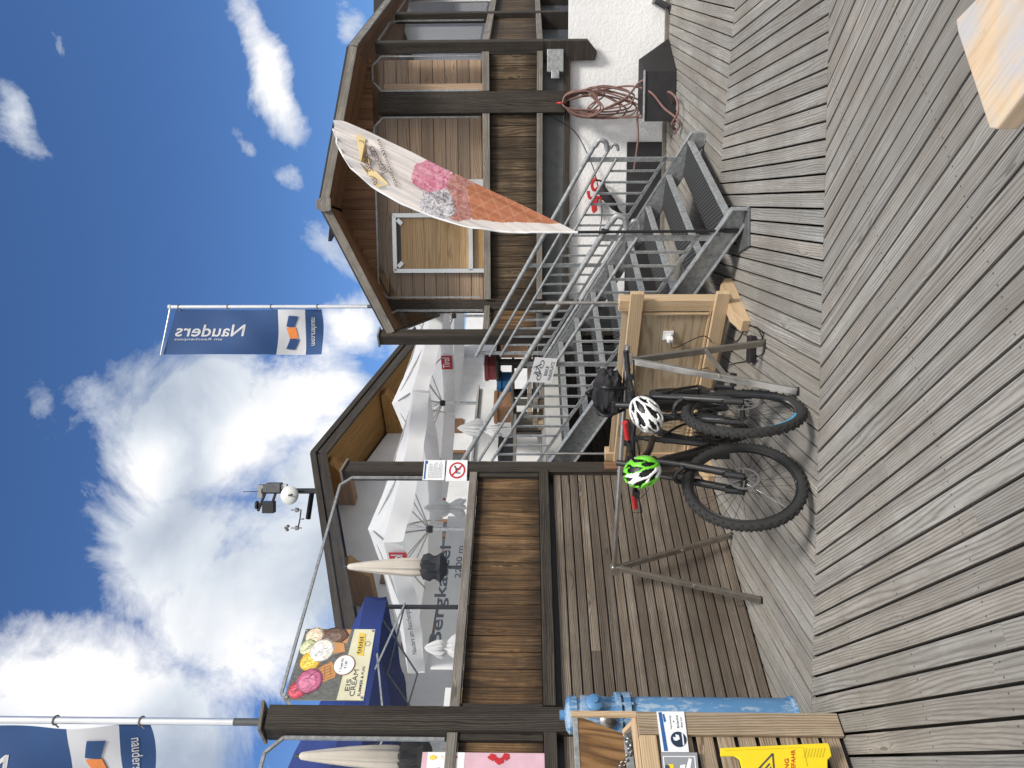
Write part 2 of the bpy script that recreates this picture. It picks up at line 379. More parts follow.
def grate():
    t = NT('perforated_tread'); v = t.n('TexVoronoi', {'Vector': t.obj(), 'Scale': 30.0, 'Randomness': 0.0}).outputs['Distance']
    h = t.ramp(v, [(.35, (0, 0, 0)), (.5, (1, 1, 1))])
    col = t.mix(h, (.004, .004, .004, 1), (.085, .088, .09, 1))
    return t.bsdf(col, .65, .1, h, .6, .004)
M['grate'] = grate()
def colour(name, c, rough=.65): 
    if name not in M: M[name] = plain(name, c, rough, 0, .08, 10)
    return M[name]
# ================================================================== SETTING
g = MB(); g.add([(-1500, -1500, -.55), (1500, -1500, -.55), (1500, 1500, -.55), (-1500, 1500, -.55)], [[0, 1, 2, 3]])
tag(g.build('ground', M['gravel']), kind='structure')

def clip(poly, p, n):               # keep the side where (q-p).n <= 0 (2d)
    out = []
    for i in range(len(poly)):
        a, b = poly[i], poly[(i + 1) % len(poly)]
        da = (a[0] - p[0]) * n[0] + (a[1] - p[1]) * n[1]; db = (b[0] - p[0]) * n[0] + (b[1] - p[1]) * n[1]
        if da <= 0: out.append(a)
        if (da < 0 < db) or (db < 0 < da):
            k = da / (da - db); out.append((a[0] + (b[0] - a[0]) * k, a[1] + (b[1] - a[1]) * k))
    return out
A1, A2 = G(829, 0), G(815, 550)     # joint between the near and the middle boards
B1, B2 = G(735, 0), G(721, 160)     # joint between the middle and the far boards
def side(a, b):                     # normal of line a-b that points away from the camera
    d = (b - a).normalized(); n = V3((-d.y, d.x)); 
    return n if n.dot(V3((a.x, a.y))) > 0 else -n
nA = side(A1, A2); nB = side(B1, B2)
F1D = V3((math.cos(R(-8)), math.sin(R(-8)), 0)); F1N = V3((F1D.y, -F1D.x, 0))   # pavilion front, outward normal
P3 = V3((0.98, 9.08, 0)); FC = P3 + F1D * 3.09
foot = P3 + F1N * -.12
deck = MB()
def planks(ang, pitch, zones, seed, gap=.0135, jit=1.0):
    rnd = random.Random(seed)
    d = (math.sin(R(ang)), math.cos(R(ang))); n = (d[1], -d[0])
    k = -150
    while k < 150:
        off = k * pitch; k += 1
        c = (n[0] * off, n[1] * off); hw = (pitch - gap) / 2
        # boards are laid in lengths
        u = -16 + rnd.uniform(0, 3)
        while u < 20:
            L = rnd.uniform(5.5, 9) if ang != 14.2 else 12
            e0, e1 = u, u + L - .004; u += L
            poly = [(c[0] + d[0] * e0 - n[0] * hw, c[1] + d[1] * e0 - n[1] * hw), (c[0] + d[0] * e0 + n[0] * hw, c[1] + d[1] * e0 + n[1] * hw),
                    (c[0] + d[0] * e1 + n[0] * hw, c[1] + d[1] * e1 + n[1] * hw), (c[0] + d[0] * e1 - n[0] * hw, c[1] + d[1] * e1 - n[1] * hw)][::-1]
            for p, m in zones:
                poly = clip(poly, p, m)
                if len(poly) < 3: break
            if len(poly) < 3: continue
            z = rnd.uniform(-.0025, .0015)
            ou, ov = .62 * rnd.randint(0, 90), rnd.randint(0, 60) - off
            vs = [(q[0], q[1], z - .03) for q in poly] + [(q[0], q[1], z) for q in poly]; m_ = len(poly)
            fs = [list(range(m_))[::-1], list(range(m_, 2 * m_))] + [[i, (i + 1) % m_, m_ + (i + 1) % m_, m_ + i] for i in range(m_)]
            uvf = lambda i: (ou + vs[i][0] * d[0] + vs[i][1] * d[1], ov + vs[i][0] * n[0] + vs[i][1] * n[1] + (vs[i][2] - z) * .8)
            deck.add(vs, fs, [[uvf(i) for i in f] for f in fs])
a1, a2, b1 = (A1.x, A1.y), (A2.x, A2.y), (B1.x, B1.y)
box_ = [((-7, 0), (-1, 0)), ((8, 0), (1, 0)), ((0, -5), (0, -1)), ((0, 13), (0, 1))]
eA = (a1[0] - nA[0] * .003, a1[1] - nA[1] * .003)
planks(-27.8, .105, [(eA, nA)] + box_, 1)
eA2 = (a1[0] + nA[0] * .003, a1[1] + nA[1] * .003); eB = (b1[0] - nB[0] * .003, b1[1] - nB[1] * .003)
ws = W(0, .01, 0)
planks(14.2, .097, [(eA2, -nA), (eB, nB), ((ws.x, ws.y), (E.x, E.y))] + box_, 2)
eB2 = (b1[0] + nB[0] * .003, b1[1] + nB[1] * .003)
ff = foot + F1N * .10
planks(30.5, .104, [(eB2, -nB), ((ff.x, ff.y), (-F1N.x, -F1N.y))] + box_, 3)
tag(deck.build('deck', M['deck'], bevel=.0035, segs=2), kind='structure')
k_ = MB(); q0 = foot + F1N * .06; k_.board(q0 + F1D * .5 + Z * .0, q0 + F1D * 7 + Z * .0, .09, .05, Z)
tag(k_.build('deck_kerb', M['grey_trim'], bevel=.004), kind='structure')
tf = MB(); tf.prism([W(-7, .10, FL - .1), W(2.1, .10, FL - .1), W(2.1, .34, FL - .1), W(4.15, .34, FL - .1), W(4.15, .10, FL - .1), W(4.94, .10, FL - .1), W(4.94, .25, FL - .1), W(16, .25, FL - .1), W(16, 12, FL - .1), W(-7, 12, FL - .1)], Z * .1)
tag(tf.build('terrace_floor', M['terrace']), kind='structure')
ub = MB()  # dark boards added to stand in for the shade under the terrace
for k_ in range(16): ub.board(W(2.02, .95, .04 + k_ * .088), W(5.0, .95, .04 + k_ * .088), .084, .03)
tag(ub.build('terrace_shade_boards', M['dark_post']), kind='structure')
us = MB(); us.prism([W(-7, 2.6, -.5), W(16, 2.6, -.5), W(16, 2.75, -.5), W(-7, 2.75, -.5)], Z * (FL + .38))
tag(us.build('terrace_foundation', M['concrete']), kind='structure')

# ================================================================== TERRACE WALL, POSTS, WINDSCREENS
t = thing('plank_wall', 'weathered wall of narrow horizontal brown boards behind the bike rack', 'wall', W(-.4, 0, 0))
m = MB(); z = .045; k = 0; rnd = random.Random(5)
while z < FL - .05:
    x = -2.4 if True else 0
    cuts = sorted([-2.4, 1.95] + [rnd.uniform(-1.2, 1.6)] * (k % 3 == 0))
    for c0, c1 in zip(cuts[:-1], cuts[1:]):
        m.board(W(c0 + .002, rnd.uniform(-.004, .004), z), W(c1 - .002, rnd.uniform(-.004, .004), z), .066, .028)
    z += .0765; k += 1
m.build('board_cladding', M['wall_plank'], t, bevel=.003)
m = MB(); m.prism([W(-2.4, .03, -.4), W(1.98, .03, -.4), W(1.98, .05, -.4), W(-2.4, .05, -.4)], Z * 2.5); m.build('light_stop', M['black'], t)  # black sheet added behind the boards to block light and darken the gaps
m = MB(); m.board(W(-.3, -.03, FL + .045), W(1.96, -.03, FL + .045), .085, .09); m.board(W(-2.4, -.03, FL + .045), W(-.48, -.03, FL + .045), .085, .09)
m.build('sill_beam', M['dark_post'], t, bevel=.004)

def post(tp, label, w, z0, z1, slope):
    p = W(tp, 0, 0); o = thing('wooden_post', label, 'post', (p.x, p.y, z0), 0, 'dark wooden posts along the terrace edge')
    m = MB(); m.board(W(tp, 0, z0), W(tp, 0, z1), w, w, D); m.build('timber', M['dark_post'], o, bevel=.008)
    m = MB(); c = w / 2 + .018
    lo, hi = z1 + .004, z1 + .05
    m.prism([W(tp - c, -c, lo), W(tp + c, -c, lo + slope), W(tp + c, -c, lo + slope + .022), W(tp - c, -c, lo + .022)], E * 2 * c)
    m.build('cap', M['grey_trim'], o, bevel=.003)
    return o
T0, T1, T2 = wt(WP(400, 723.5)), wt(WP(400, 471)), wt(WP(450, 337))
post(T0, 'thick dark post at the left, with the tall flagpole rising from its cap', .168, 0, 3.46, .03)
post(T1, 'dark post at the end of the plank wall carrying two white notices', .132, 0, 3.42, -.04)
post(T2, 'bare dark post at the head of the stairs beside the pavilion', .138, 0, 3.44, 0)
m = MB(); m.board(W(T1, -.078, .25), W(T1, -.078, .98), .09, .02, D)
tag(m.build('plank', M['soffit'], None, bevel=.003), 'short reddish brown board nailed low on the post behind the green helmet', 'board')

ZR0, ZR1, ZG = 2.16, 2.23, 3.43
def windscreen(t0, t1, label, chamfer=(1, 1), zt=ZG, w0=.02):
    o = thing('glass_windscreen', label, 'windscreen', W((t0 + t1) / 2, 0, FL), 0, 'glazed windscreens on the terrace edge')
    m = MB(); n = max(1, round((t1 - t0) / .145)); st = (t1 - t0 - .08) / n
    for k in range(n):
        a = t0 + .04 + k * st
        m.board(W(a + st / 2, rnd.uniform(-.003, .003), FL + .092), W(a + st / 2, 0, ZR0 - .004), st - .007, .022, D)
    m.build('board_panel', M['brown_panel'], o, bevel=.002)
    m = MB(); m.board(W(t0, -.02, ZR0 + .035), W(t1, -.02, ZR0 + .035), .07, .085); 
    m.build('top_rail', M['grey_trim'], o, bevel=.004)
    for q in (t0 + .02, t1 - .02):
        m = MB(); m.board(W(q, -.018, FL + .092), W(q, -.018, ZR0 - .002), .04, .05, D); m.build('side_trim', M['dark_post'], o, bevel=.003)
    c = .10; pts = [W(t0 + w0, 0, ZR1 + .02)]
    pts += [W(t0 + w0, 0, zt - c), W(t0 + w0 + c, 0, zt)] if chamfer[0] else [W(t0 + w0, 0, zt)]
    pts += [W(t1 - w0 - c, 0, zt), W(t1 - w0, 0, zt - c)] if chamfer[1] else [W(t1 - w0, 0, zt)]
    pts += [W(t1 - w0, 0, ZR1 + .02)]
    f = MB()
    for a, b in zip(pts[:-1], pts[1:]): f.board(a, b, .022, .02, E)
    f.build('metal_frame', M['galv'], o)
    g = MB(); g.add(pts, [list(range(len(pts)))]); g.build('glass_pane', M['glass'], o)
    return o
windscreen(T0 + .085, T1 - .068, 'wide windscreen between the thick post and the post with notices, brown boards below glass')
windscreen(T0 - 2.0, T0 - .085, 'windscreen left of the thick post, cut by the edge, behind the pink poster')
windscreen(T2 + .07, 4.86, 'narrow windscreen squeezed between the bare post and the pavilion corner')
m = MB(); m.board(W(T1 + .07, .31, FL - .085), W(T2 - .07, .31, FL - .085), .16, .05)
tag(m.build('terrace_edge', M['concrete'], None, bevel=.004), kind='structure')

# ================================================================== PAVILION
def f1(t, s, z): return P3 + F1D * t + F1N * s + Z * z       # s outward
FN2 = V3((D.y, -D.x, 0))                                      # second front, outward normal
def f2(t, s, z): return FC + D * t + FN2 * s + Z * z
pav = thing('timber_pavilion', 'dark timber pavilion with wide windows and a low gable roof on the right', 'pavilion', f1(1.5, -1.5, 0))
ZW = 3.57
m = MB(); m.board(f1(0, -.05, 0.9), f1(0, -.05, 3.52), .17, .17, F1D); m.build('corner_post', M['dark_post'], pav, bevel=.008)
m = MB(); m.board(f1(2.45, 0, 1.24), f1(2.45, 0, 3.5), .25, .16, F1D); m.build('broad_post', M['dark_post'], pav, bevel=.008)
for pos, fn, dd, zz in ((0, f2, D, .98), (1.64, f2, D, 1.12), (3.3, f2, D, 1.12)):
    m = MB(); m.board(fn(pos, .02, 1.5), fn(pos, .02, 3.52), .12, .13, dd)
    nn = FN2
    a = fn(pos, -.12, 1.5); m.prism([fn(pos - .05, -.14, 1.5), fn(pos - .05, .085, 1.5), fn(pos - .05, .085, zz), fn(pos - .05, -.05, zz - .12), fn(pos - .05, -.14, zz - .1)], dd * .10)
    m.build('post', M['dark_post'], pav, bevel=.006)
def bay(fn, dd, t0, t1, zt=ZW, glass_=True, wz=ZR1 + .06):
    n = max(1, round((t1 - t0) / .13)); st = (t1 - t0) / n; m = MB()
    for k in range(n): m.board(fn(t0 + (k + .5) * st, rnd.uniform(-.003, .003), 1.57), fn(t0 + (k + .5) * st, 0, 2.16), st - .007, .022, dd)
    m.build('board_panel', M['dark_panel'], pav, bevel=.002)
    m = MB(); m.board(fn(t0, -.035, 1.87), fn(t1, -.035, 1.87), .66, .02); m.build('panel_light_stop', M['black'], pav)  # black sheet added to stop light leaking between the panel boards
    m = MB(); m.board(fn(t0, .03, 2.195), fn(t1, .03, 2.195), .085, .09); m.build('window_sill', M['grey_trim'], pav, bevel=.004)
    m = MB(); m.board(fn(t0, .03, 1.545), fn(t1, .03, 1.545), .07, .09); m.build('lower_beam', M['grey_trim'], pav, bevel=.004)
    c = .11; a, b = t0 + .025, t1 - .025
    pts = [fn(a, 0, wz), fn(a, 0, zt - c), fn(a + c, 0, zt), fn(b - c, 0, zt), fn(b, 0, zt - c), fn(b, 0, wz)]
    w = MB()
    for p, q in zip(pts, pts[1:]): w.board(p, q, .018, .02, FN2 if fn is f2 else F1N)
    wf = w.build('window', M['galv'], pav)
    g = MB(); g.add(pts, [list(range(len(pts)))]); g.build('pane', M['glass'], wf)
bay(f1, F1D, .09, 2.32); bay(f1, F1D, 2.58, 3.03)
bay(f2, D, .07, 1.58); bay(f2, D, 1.70, 3.24)
# steel channel, stone ledge and plaster under the boards
m = MB(); m.board(f1(-.0, -.10, 1.38), f1(3.06, -.10, 1.38), .25, .05); m.board(f2(.05, -.16, 1.38), f2(3.6, -.16, 1.38), .25, .05)
m.build('steel_channel', M['galv_dark'], pav)
m = MB(); m.board(f1(0, -.07, 1.215), f1(3.1, -.07, 1.215), .07, .12); m.build('ledge', M['dark_post'], pav, bevel=.006)
m = MB(); m.prism([f1(.0, -.30, -.5), f1(.0, -.10, -.5), f1(3.6, -.10, -.5), f1(7.5, -.10, -.5), f1(7.5, -.3, -.5)], Z * 1.69)
m.build('plaster_wall', M['plaster'], pav)
m = MB(); m.board(f1(-.1, -.075, .24), f1(2.0, -.075, .24), .46, .04); m.build('plinth', M['asph'], pav)
m = MB(); m.prism([f1(.02, -.4, 1.3), f1(3.0, -.4, 1.3), f2(3.5, -.4, 1.3), f2(3.5, -4, 1.3), f1(.02, -4, 1.3)], Z * .2); m.build('floor', M['terrace'], pav)
m = MB(); m.box(f1(2.98, -.02, 1.36), (.36, .12, .2), (F1D, F1N, Z)); m.board(f1(2.72, .045, 1.36), f1(2.82, .045, 1.36), .1, .02); m.build('junction_box', M['galv'], pav, bevel=.012)
m = MB(); m.box(f1(2.38, -.03, 1.36), (.1, .05, .12), (F1D, F1N, Z)); m.build('cable_clamp', M['black'], pav, bevel=.005)
# timber wall seen through the glass, with a glazed door frame
INN = -.32
m = MB(); z = 1.58
while z < 3.6:
    m.board(f1(-.02, INN, z), f1(.42, INN, z), .145, .024); m.board(f1(1.18, INN, z), f1(3.05, INN, z), .145, .024); z += .153
z = 3.42
m.board(f1(.42, INN, 3.52), f1(1.18, INN, 3.52), .2, .024)
m.build('inner_wall', M['larch'], pav, bevel=.003)
m = MB(); m.board(f1(-.02, INN - .03, 2.5), f1(3.05, INN - .03, 2.5), 2.1, .02); m.build('inner_backing', M['black'], pav)
m = MB(); m.board(f1(3.0, INN - .05, 1.5), f1(3.0, INN - .05, 3.4), .08, .1, F1D); m.board(f1(2.66, INN + .2, 1.52), f1(2.66, INN + .2, 3.45), .09, .1, F1D); m.build('inner_stud', M['larch'], pav, bevel=.004)
dr = MB()
for a, b in (((.45, 1.52), (.45, 3.42)), ((1.15, 1.52), (1.15, 3.42)), ((.45, 3.4), (1.15, 3.4)), ((.45, 2.42), (1.15, 2.42)), ((.5, 3.36), (.56, 3.3)), ((1.1, 3.36), (1.04, 3.3))):
    dr.board(f1(a[0], INN + .06, a[1]), f1(b[0], INN + .06, b[1]), .055, .05, F1D if a[0] == b[0] else Z)
door = dr.build('door', M['alu'], pav, bevel=.003)
m = MB(); z = 1.6
while z < 3.36:
    m.board(f1(.48, INN + .02, z), f1(1.12, INN + .02, z), .148, .02); z += .15
m.build('door_boards', M['larch_gold'], door, bevel=.003)
m = MB(); m.board(f1(1.02, INN + .11, 2.28), f1(1.12, INN + .11, 2.28), .03, .03); m.board(f1(1.1, INN + .1, 2.2), f1(1.1, INN + .1, 2.36), .04, .02, F1D); m.build('handle', M['steel'], door, bevel=.004)
m = MB(); m.board(f1(1.45, INN + .02, 2.25), f1(1.45, INN + .02, 2.62), .3, .012, F1D); m.build('notice_board', M['white_paint'], pav)
m = MB(); m.prism([f1(-.05, -3.4, 1.5), f1(3.2, -3.4, 1.5), f1(3.2, -3.45, 1.5), f1(-.05, -3.45, 1.5)], Z * 2.4); m.build('back_wall', M['larch'], pav)
# roof
OV = .62
po = f1(0, OV, 0)
RA, EL, ER = PL(322, 205, po, F1N), PL(389, 333, po, F1N), PL(351, 47, po, F1N)
ins = -F1N
def slab(mb, a, b, c, d, th, mi=0):   # a,b front edge, c,d back edge ; thickness upward
    mb.prism([a, b, c, d], Z * th, mi)
m = MB(); up_ = Z * .0
for a, b in ((EL, RA), (RA, ER)):
    m.prism([a + up_ * .3, b + up_ * .3, b + up_ * .3 + ins * 5, a + up_ * .3 + ins * 5], Z * .05)
e0 = ER; e1 = ER + D * 5.2; rin = -FN2 * 2.4 + Z * .62
m.prism([e0 + up_ * .3, e1 + up_ * .3, e1 + rin, e0 + rin], Z * .05)
m.build('roof', M['roof_dark'], pav)
m = MB()
for a, b in ((EL, RA), (RA, ER)): m.board(a + F1N * .012 - Z * .03, b + F1N * .012 - Z * .03, .095, .026, Z)
m.board(e0 + FN2 * .014 - Z * .03, e1 + FN2 * .014 - Z * .03, .095, .026, Z)
# left eave, running back
m.board(EL + Z * .0, EL + ins * 5, .12, .03, Z)
m.build('fascia', M['grey_trim'], pav, bevel=.004)
m = MB(); m.prism([RA + F1N * .03 + F1D * x + Z * zz for x, zz in ((-.07, -.12), (.07, -.12), (.085, -.03), (.05, .05), (-.05, .05), (-.085, -.03))], F1N * .035); m.build('ridge_plate', M['grey_trim'], pav, bevel=.004)
m = MB()
for a, b in ((EL, RA), (RA, ER)):
    sl = (b - a).normalized(); n = 22
    for k in range(n):
        o1 = ins * (.01 + k * .145 + .07) - Z * .045
        m.board(a + o1 + sl * .02, b + o1 - sl * .02, .141, .02, ins)
m.build('soffit', M['soffit'], pav, bevel=.003)
m = MB(); n = 14
for k in range(n): 
    o1 = -FN2 * (.02 + k * .14 + .07) + Z * (.02 + k * .14 + .07) * .2585 - Z * .035
    m.board(e0 + o1, e1 + o1, .137, .02, rin)
m.build('side_soffit', M['soffit'], pav)
m = MB(); za = ZW + .01
def roofz(p): # underside height of the gable above a point
    q = (p - EL).dot(F1D); r = (RA - EL).dot(F1D)
    return EL.z + (RA.z - EL.z) * q / r if q < r else RA.z + (ER.z - RA.z) * (q - r) / ((ER - RA).dot(F1D))
k = 0.0
while k < 3.09:
    p = f1(k + .06, 0, 0); zt = roofz(p) - .05
    if zt > za + .02: m.board(f1(k + .06, -.02, za), f1(k + .06, -.02, zt), .117, .022, F1D)
    k += .12
m.build('gable_boards', M['soffit'], pav, bevel=.002)
# white frame of a door in the plaster at the right
m = MB(); m.board(f1(3.86, -.06, .08), f1(3.86, -.06, 1.35), .09, .05, F1D); m.board(f1(4.3, -.07, .08), f1(4.3, -.07, 1.3), .75, .02, F1D); m.build('door_frame', M['white_paint'], pav, bevel=.004)

# building glimpsed beyond the pavilion roof
nb = thing('white_building', 'white walled building with a dark eave just showing beyond the pavilion roof', 'building', (7.2, 12.6, 0))
m = MB(); m.box((8.6, 14.4, 1.5), (4, 4, 5)); m.build('wall', M['plaster'], nb)
m = MB(); m.prism([(6.2, 12.2, 4.01), (11, 12.2, 4.01), (11, 17, 4.01), (6.2, 17, 4.01)], Z * .3); m.build('roof', M['roof_dark'], nb)
m = MB(); m.board((6.9, 12.36, 3.4), (7.8, 12.36, 3.4), .8, .06); m.build('window', M['dark_post'], nb)

# ================================================================== RESTAURANT BEHIND THE TERRACE
rs = thing('restaurant', 'white restaurant building with a broad wooden gable roof behind the parasols', 'building', W(8, 7, 0))
RT, RZ, S0, S1 = 8.09, 5.90, 5.6, 7.0; SL = .34
def rz(t_): return RZ - abs(t_ - RT) * SL
HWd = 6.6
m = MB()
m.prism([W(RT, S1, 0), W(RT - 5.4, S1, 0), W(RT - 5.4, S1, rz(RT - 5.4)), W(RT, S1, RZ), W(RT + 5.4, S1, rz(RT + 5.4)), W(RT + 5.4, S1, 0)], E * 8)
m.build('wall', M['plaster'], rs)
m = MB()
for sg in (-1, 1):
    a, b = W(RT, S0, RZ + .12), W(RT + sg * HWd, S0, RZ + .12 - HWd * SL)
    m.prism([a, b, b + Z * .17, a + Z * .17], E * 10)
m.build('roof', M['roof_dark'], rs)
m = MB()
for sg in (-1, 1):
    a, b = W(RT, S0 - .03, RZ + .09), W(RT + sg * HWd, S0 - .03, RZ + .09 - HWd * SL)
    m.board(a, b, .2, .05); m.board(a - E * .03 + Z * .19, b - E * .03 + Z * .19, .12, .05)
m.build('barge_board', M['dark_post'], rs, bevel=.006)
m = MB()
for sg in (-1, 1):
    for k in range(9):
        s_ = S0 + .02 + k * .16 + .08
        m.board(W(RT + sg * .02, s_, RZ + .09), W(RT + sg * HWd, s_, RZ + .09 - HWd * SL), .155, .03, E)
m.build('soffit', M['golden_soffit'], rs)
for tt, w_ in ((RT, .26), (RT + 2.35, .24), (RT - 2.6, .24), (RT + 4.7, .22), (RT - 4.9, .22)):
    m = MB(); zt = rz(tt) + .05; h = .48
    m.prism([W(tt - w_ / 2, S1, zt), W(tt - w_ / 2, S0 + .22, zt), W(tt - w_ / 2, S0 + .14, zt - .12), W(tt - w_ / 2, S0 + .22, zt - .2), W(tt - w_ / 2, S0 + .3, zt - .24), W(tt - w_ / 2, S0 + .36, zt - .36), W(tt - w_ / 2, S0 + .5, zt - h), W(tt - w_ / 2, S1, zt - h)], D * w_)
    m.build('purlin_end', M['golden_soffit'], rs, bevel=.02)
for tt, zz, hh in ((RT - 1.0, 3.6, .9), (RT + 1.15, 3.6, .9), (RT - 3.2, 3.5, .9)):
    f = MB()
    for a, b in (((-.4, -hh / 2), (-.4, hh / 2)), ((.4, -hh / 2), (.4, hh / 2)), ((-.4, hh / 2), (.4, hh / 2)), ((-.4, -hh / 2), (.4, -hh / 2)), ((0, -hh / 2), (0, hh / 2))):
        f.board(W(tt + a[0], S1 - .02, zz + a[1]), W(tt + b[0], S1 - .02, zz + b[1]), .09, .06, D if a[0] == b[0] else Z)
    w_ = f.build('window', M['soffit'], rs)
    m = MB(); m.board(W(tt - .4, S1 - .012, zz), W(tt + .4, S1 - .012, zz), hh, .01); m.build('pane', M['galv_dark'], w_)
m = MB(); m.board(W(RT - 1.9, S1 - .03, 4.0), W(RT - 1.9, S1 - .03, 4.6), .6, .04, D); m.build('shutter', M['soffit'], rs)
m = MB(); m.board(W(RT + 2.5, S1 - .03, 3.3), W(RT + 2.5, S1 - .03, 4.1), .5, .04, D); m.build('shutter', M['soffit'], rs)

m = MB(); m.prism([W(RT + 5.4, S1 + .5, 0), W(24, S1 + .5, 0), W(24, S1 + .6, 0), W(RT + 5.4, S1 + .6, 0)], Z * 3.6); m.build('side_wing', M['plaster'], rs)
m = MB(); m.board(W(RT + 5.4, S1 + .46, 2.0), W(24, S1 + .46, 2.0), 1.2, .05); m.build('wing_cladding', M['soffit'], rs)
# weather mast on the ridge
def mp(x, y): return PL(x, y, W(RT, S0 + .5, 0), V3((0, 1, 0)))
mst = thing('weather_mast', 'weather mast with grey dish, lamps and anemometer on the restaurant roof ridge', 'mast', mp(318, 491))
m = MB(); m.tube([mp(318, 491), mp(262, 491)], .06, 10); m.tube([mp(258, 491.5), mp(243, 491.8)], .008, 6); m.build('pole', M['black_paint'], mst)
m = MB(); c = mp(293, 493.4) - V3((0, .25, 0)); m.lathe(c, [(.001, .05), (.1, .045), (.18, .015), (.20, -.02), (.17, -.02), (.1, .0)], V3((.15, -1, .1)), 24)
dish = m.build('dish', M['dish'], mst)
m = MB(); m.tube([c + V3((0, -.03, 0)), c + V3((.05, -.25, -.14))], .02, 8); m.build('feed_arm', M['black'], dish)
m = MB(); m.tube([mp(312, 492), mp(308, 519)], .055, 4); m.tube([mp(304, 519), mp(300, 519), mp(301, 510)], .015, 6); m.tube([mp(300, 519), mp(298, 528)], .015, 6); m.build('side_arm', M['black_paint'], mst)
for yy in (510, 528):
    m = MB(); m.tube([mp(301.5, yy), mp(291, yy)], .018, 8); m.lathe(mp(297, yy), [(.001, -.04), (.045, -.03), (.05, .03), (.001, .04)], Z, 10)
    if yy == 528:
        for dx, dy in ((-3, 2), (3, 0), (0, -3)): m.lathe(mp(287 + dy * .4, yy + dx * .6), [(.001, -.035), (.04, -.02), (.04, .02), (.001, .035)], V3((1, 0, 0)), 8)
    m.build('anemometer', M['chain'], mst)
m = MB(); m.box(mp(269, 507), (.24, .18, .24)); m.tube([mp(272, 504), mp(276, 492)], .03, 6); m.build('box_camera', M['black_paint'], mst, bevel=.02)
m = MB(); m.box(mp(274, 487.5), (.2, .2, .34)); m.box(mp(267, 488.5), (.14, .14, .14)); m.build('sensor', M['galv_dark'], mst, bevel=.02)
m = MB(); m.prism([mp(257, 498.5), mp(257.5, 485), mp(263, 485.2), mp(262, 497)], V3((0, .16, 0))); m.tube([mp(262, 490), mp(267, 488)], .03, 6); m.build('floodlight', M['chain'], mst, bevel=.015)
m = MB(); m.tube([mp(286, 490), mp(286, 486.5)], .015, 6); m.box(mp(283, 486.5), (.1, .1, .18)); m.build('lamp', M['dish'], mst, bevel=.015)
m = MB(); m.tube([mp(266, 491), mp(258, 511)], .03, 6); m.lathe(mp(257, 505), [(.001, -.03), (.09, -.02), (.09, .02), (.001, .03)], Z, 10); m.build('cross_arm', M['black_paint'], mst)
# ================================================================== STAIRS
q0_, q1_ = 2.40, 4.06
SB = -2.40                          # foot of the stairs, in front of the wall
NT_ = 8; RISE = FL / (NT_ + 1); RUN = .333
def nose(s): return RISE + (s - SB) * RISE / RUN
st = thing('metal_stairs', 'galvanised steel stairs with open treads and bar railings climbing to the terrace', 'stairs', W((q0_ + q1_) / 2, SB, 0))
STOP = SB + (FL - RISE) / RISE * RUN + .05
for q in (q0_, q1_):
    m = MB(); a, b = SB - .06, STOP
    lo = lambda s: nose(s) - .26; hi = lambda s: nose(s) - .0
    sg = 1 if q == q0_ else -1
    def par(qa, qb, l0, h0): 
        m.prism([W(qa, a, max(.005, l0(a))), W(qa, a, h0(a)), W(qa, b, h0(b)), W(qa, b, l0(b)), W(qa, a + .22, l0(a + .22)) if l0(a) < 0 else W(qa, a, l0(a) + .001)], D * (qb - qa))
    qf = q - .004
    m.prism([W(qf, a, .006), W(qf, a, hi(a)), W(qf, b, hi(b)), W(qf, b, lo(b)), W(qf, a + .11, .006)], D * .008)
    o2 = -sg * .055
    m.prism([W(qf, a, hi(a) - .009), W(qf, a, hi(a)), W(qf, b, hi(b)), W(qf, b, hi(b) - .009)], D * o2)
    m.prism([W(qf, a + .11, .006), W(qf, a + .11, .016), W(qf, b, lo(b) + .01), W(qf, b, lo(b))], D * o2)
    m.prism([W(qf, a - .008, .006), W(qf, a - .008, hi(a)), W(qf, a, hi(a)), W(qf, a, .006)], D * o2)
    m.box(W(q + o2 * .4, a + .04, .004), (.09, .10, .008), (D, E, Z))
    for bx in (.35, .8, 1.3): m.lathe(W(q + o2 * .15, SB + bx, nose(SB + bx) - .12), [(.014, 0), (.014, -.012 * -1), (.001, .013)], -D * sg, 8)
    m.build('stringer', M['galv'], st, bevel=.002)
for k in range(NT_):
    s0 = SB + k * RUN; z = RISE * (k + 1)
    m = MB(); m.board(W(q0_ + .01, s0 + .192, z - .012), W(q1_ - .01, s0 + .192, z - .012), .31, .02, E)
    tr = m.build('tread', M['grate'], st)
    m = MB(); m.board(W(q0_ + .008, s0 + .012, z - .026), W(q1_ - .008, s0 + .012, z - .026), .056, .024, Z); m.board(W(q0_ + .01, s0 + .352, z - .03), W(q1_ - .01, s0 + .352, z - .03), .04, .008)
    m.build('nosing', M['galv'], tr, bevel=.003)
    m = MB(); m.board(W((q0_ + q1_) / 2, s0 + .03, z - .05), W((q0_ + q1_) / 2, s0 + .3, z - .05), .05, .012); m.build('bracket', M['galv'], tr)
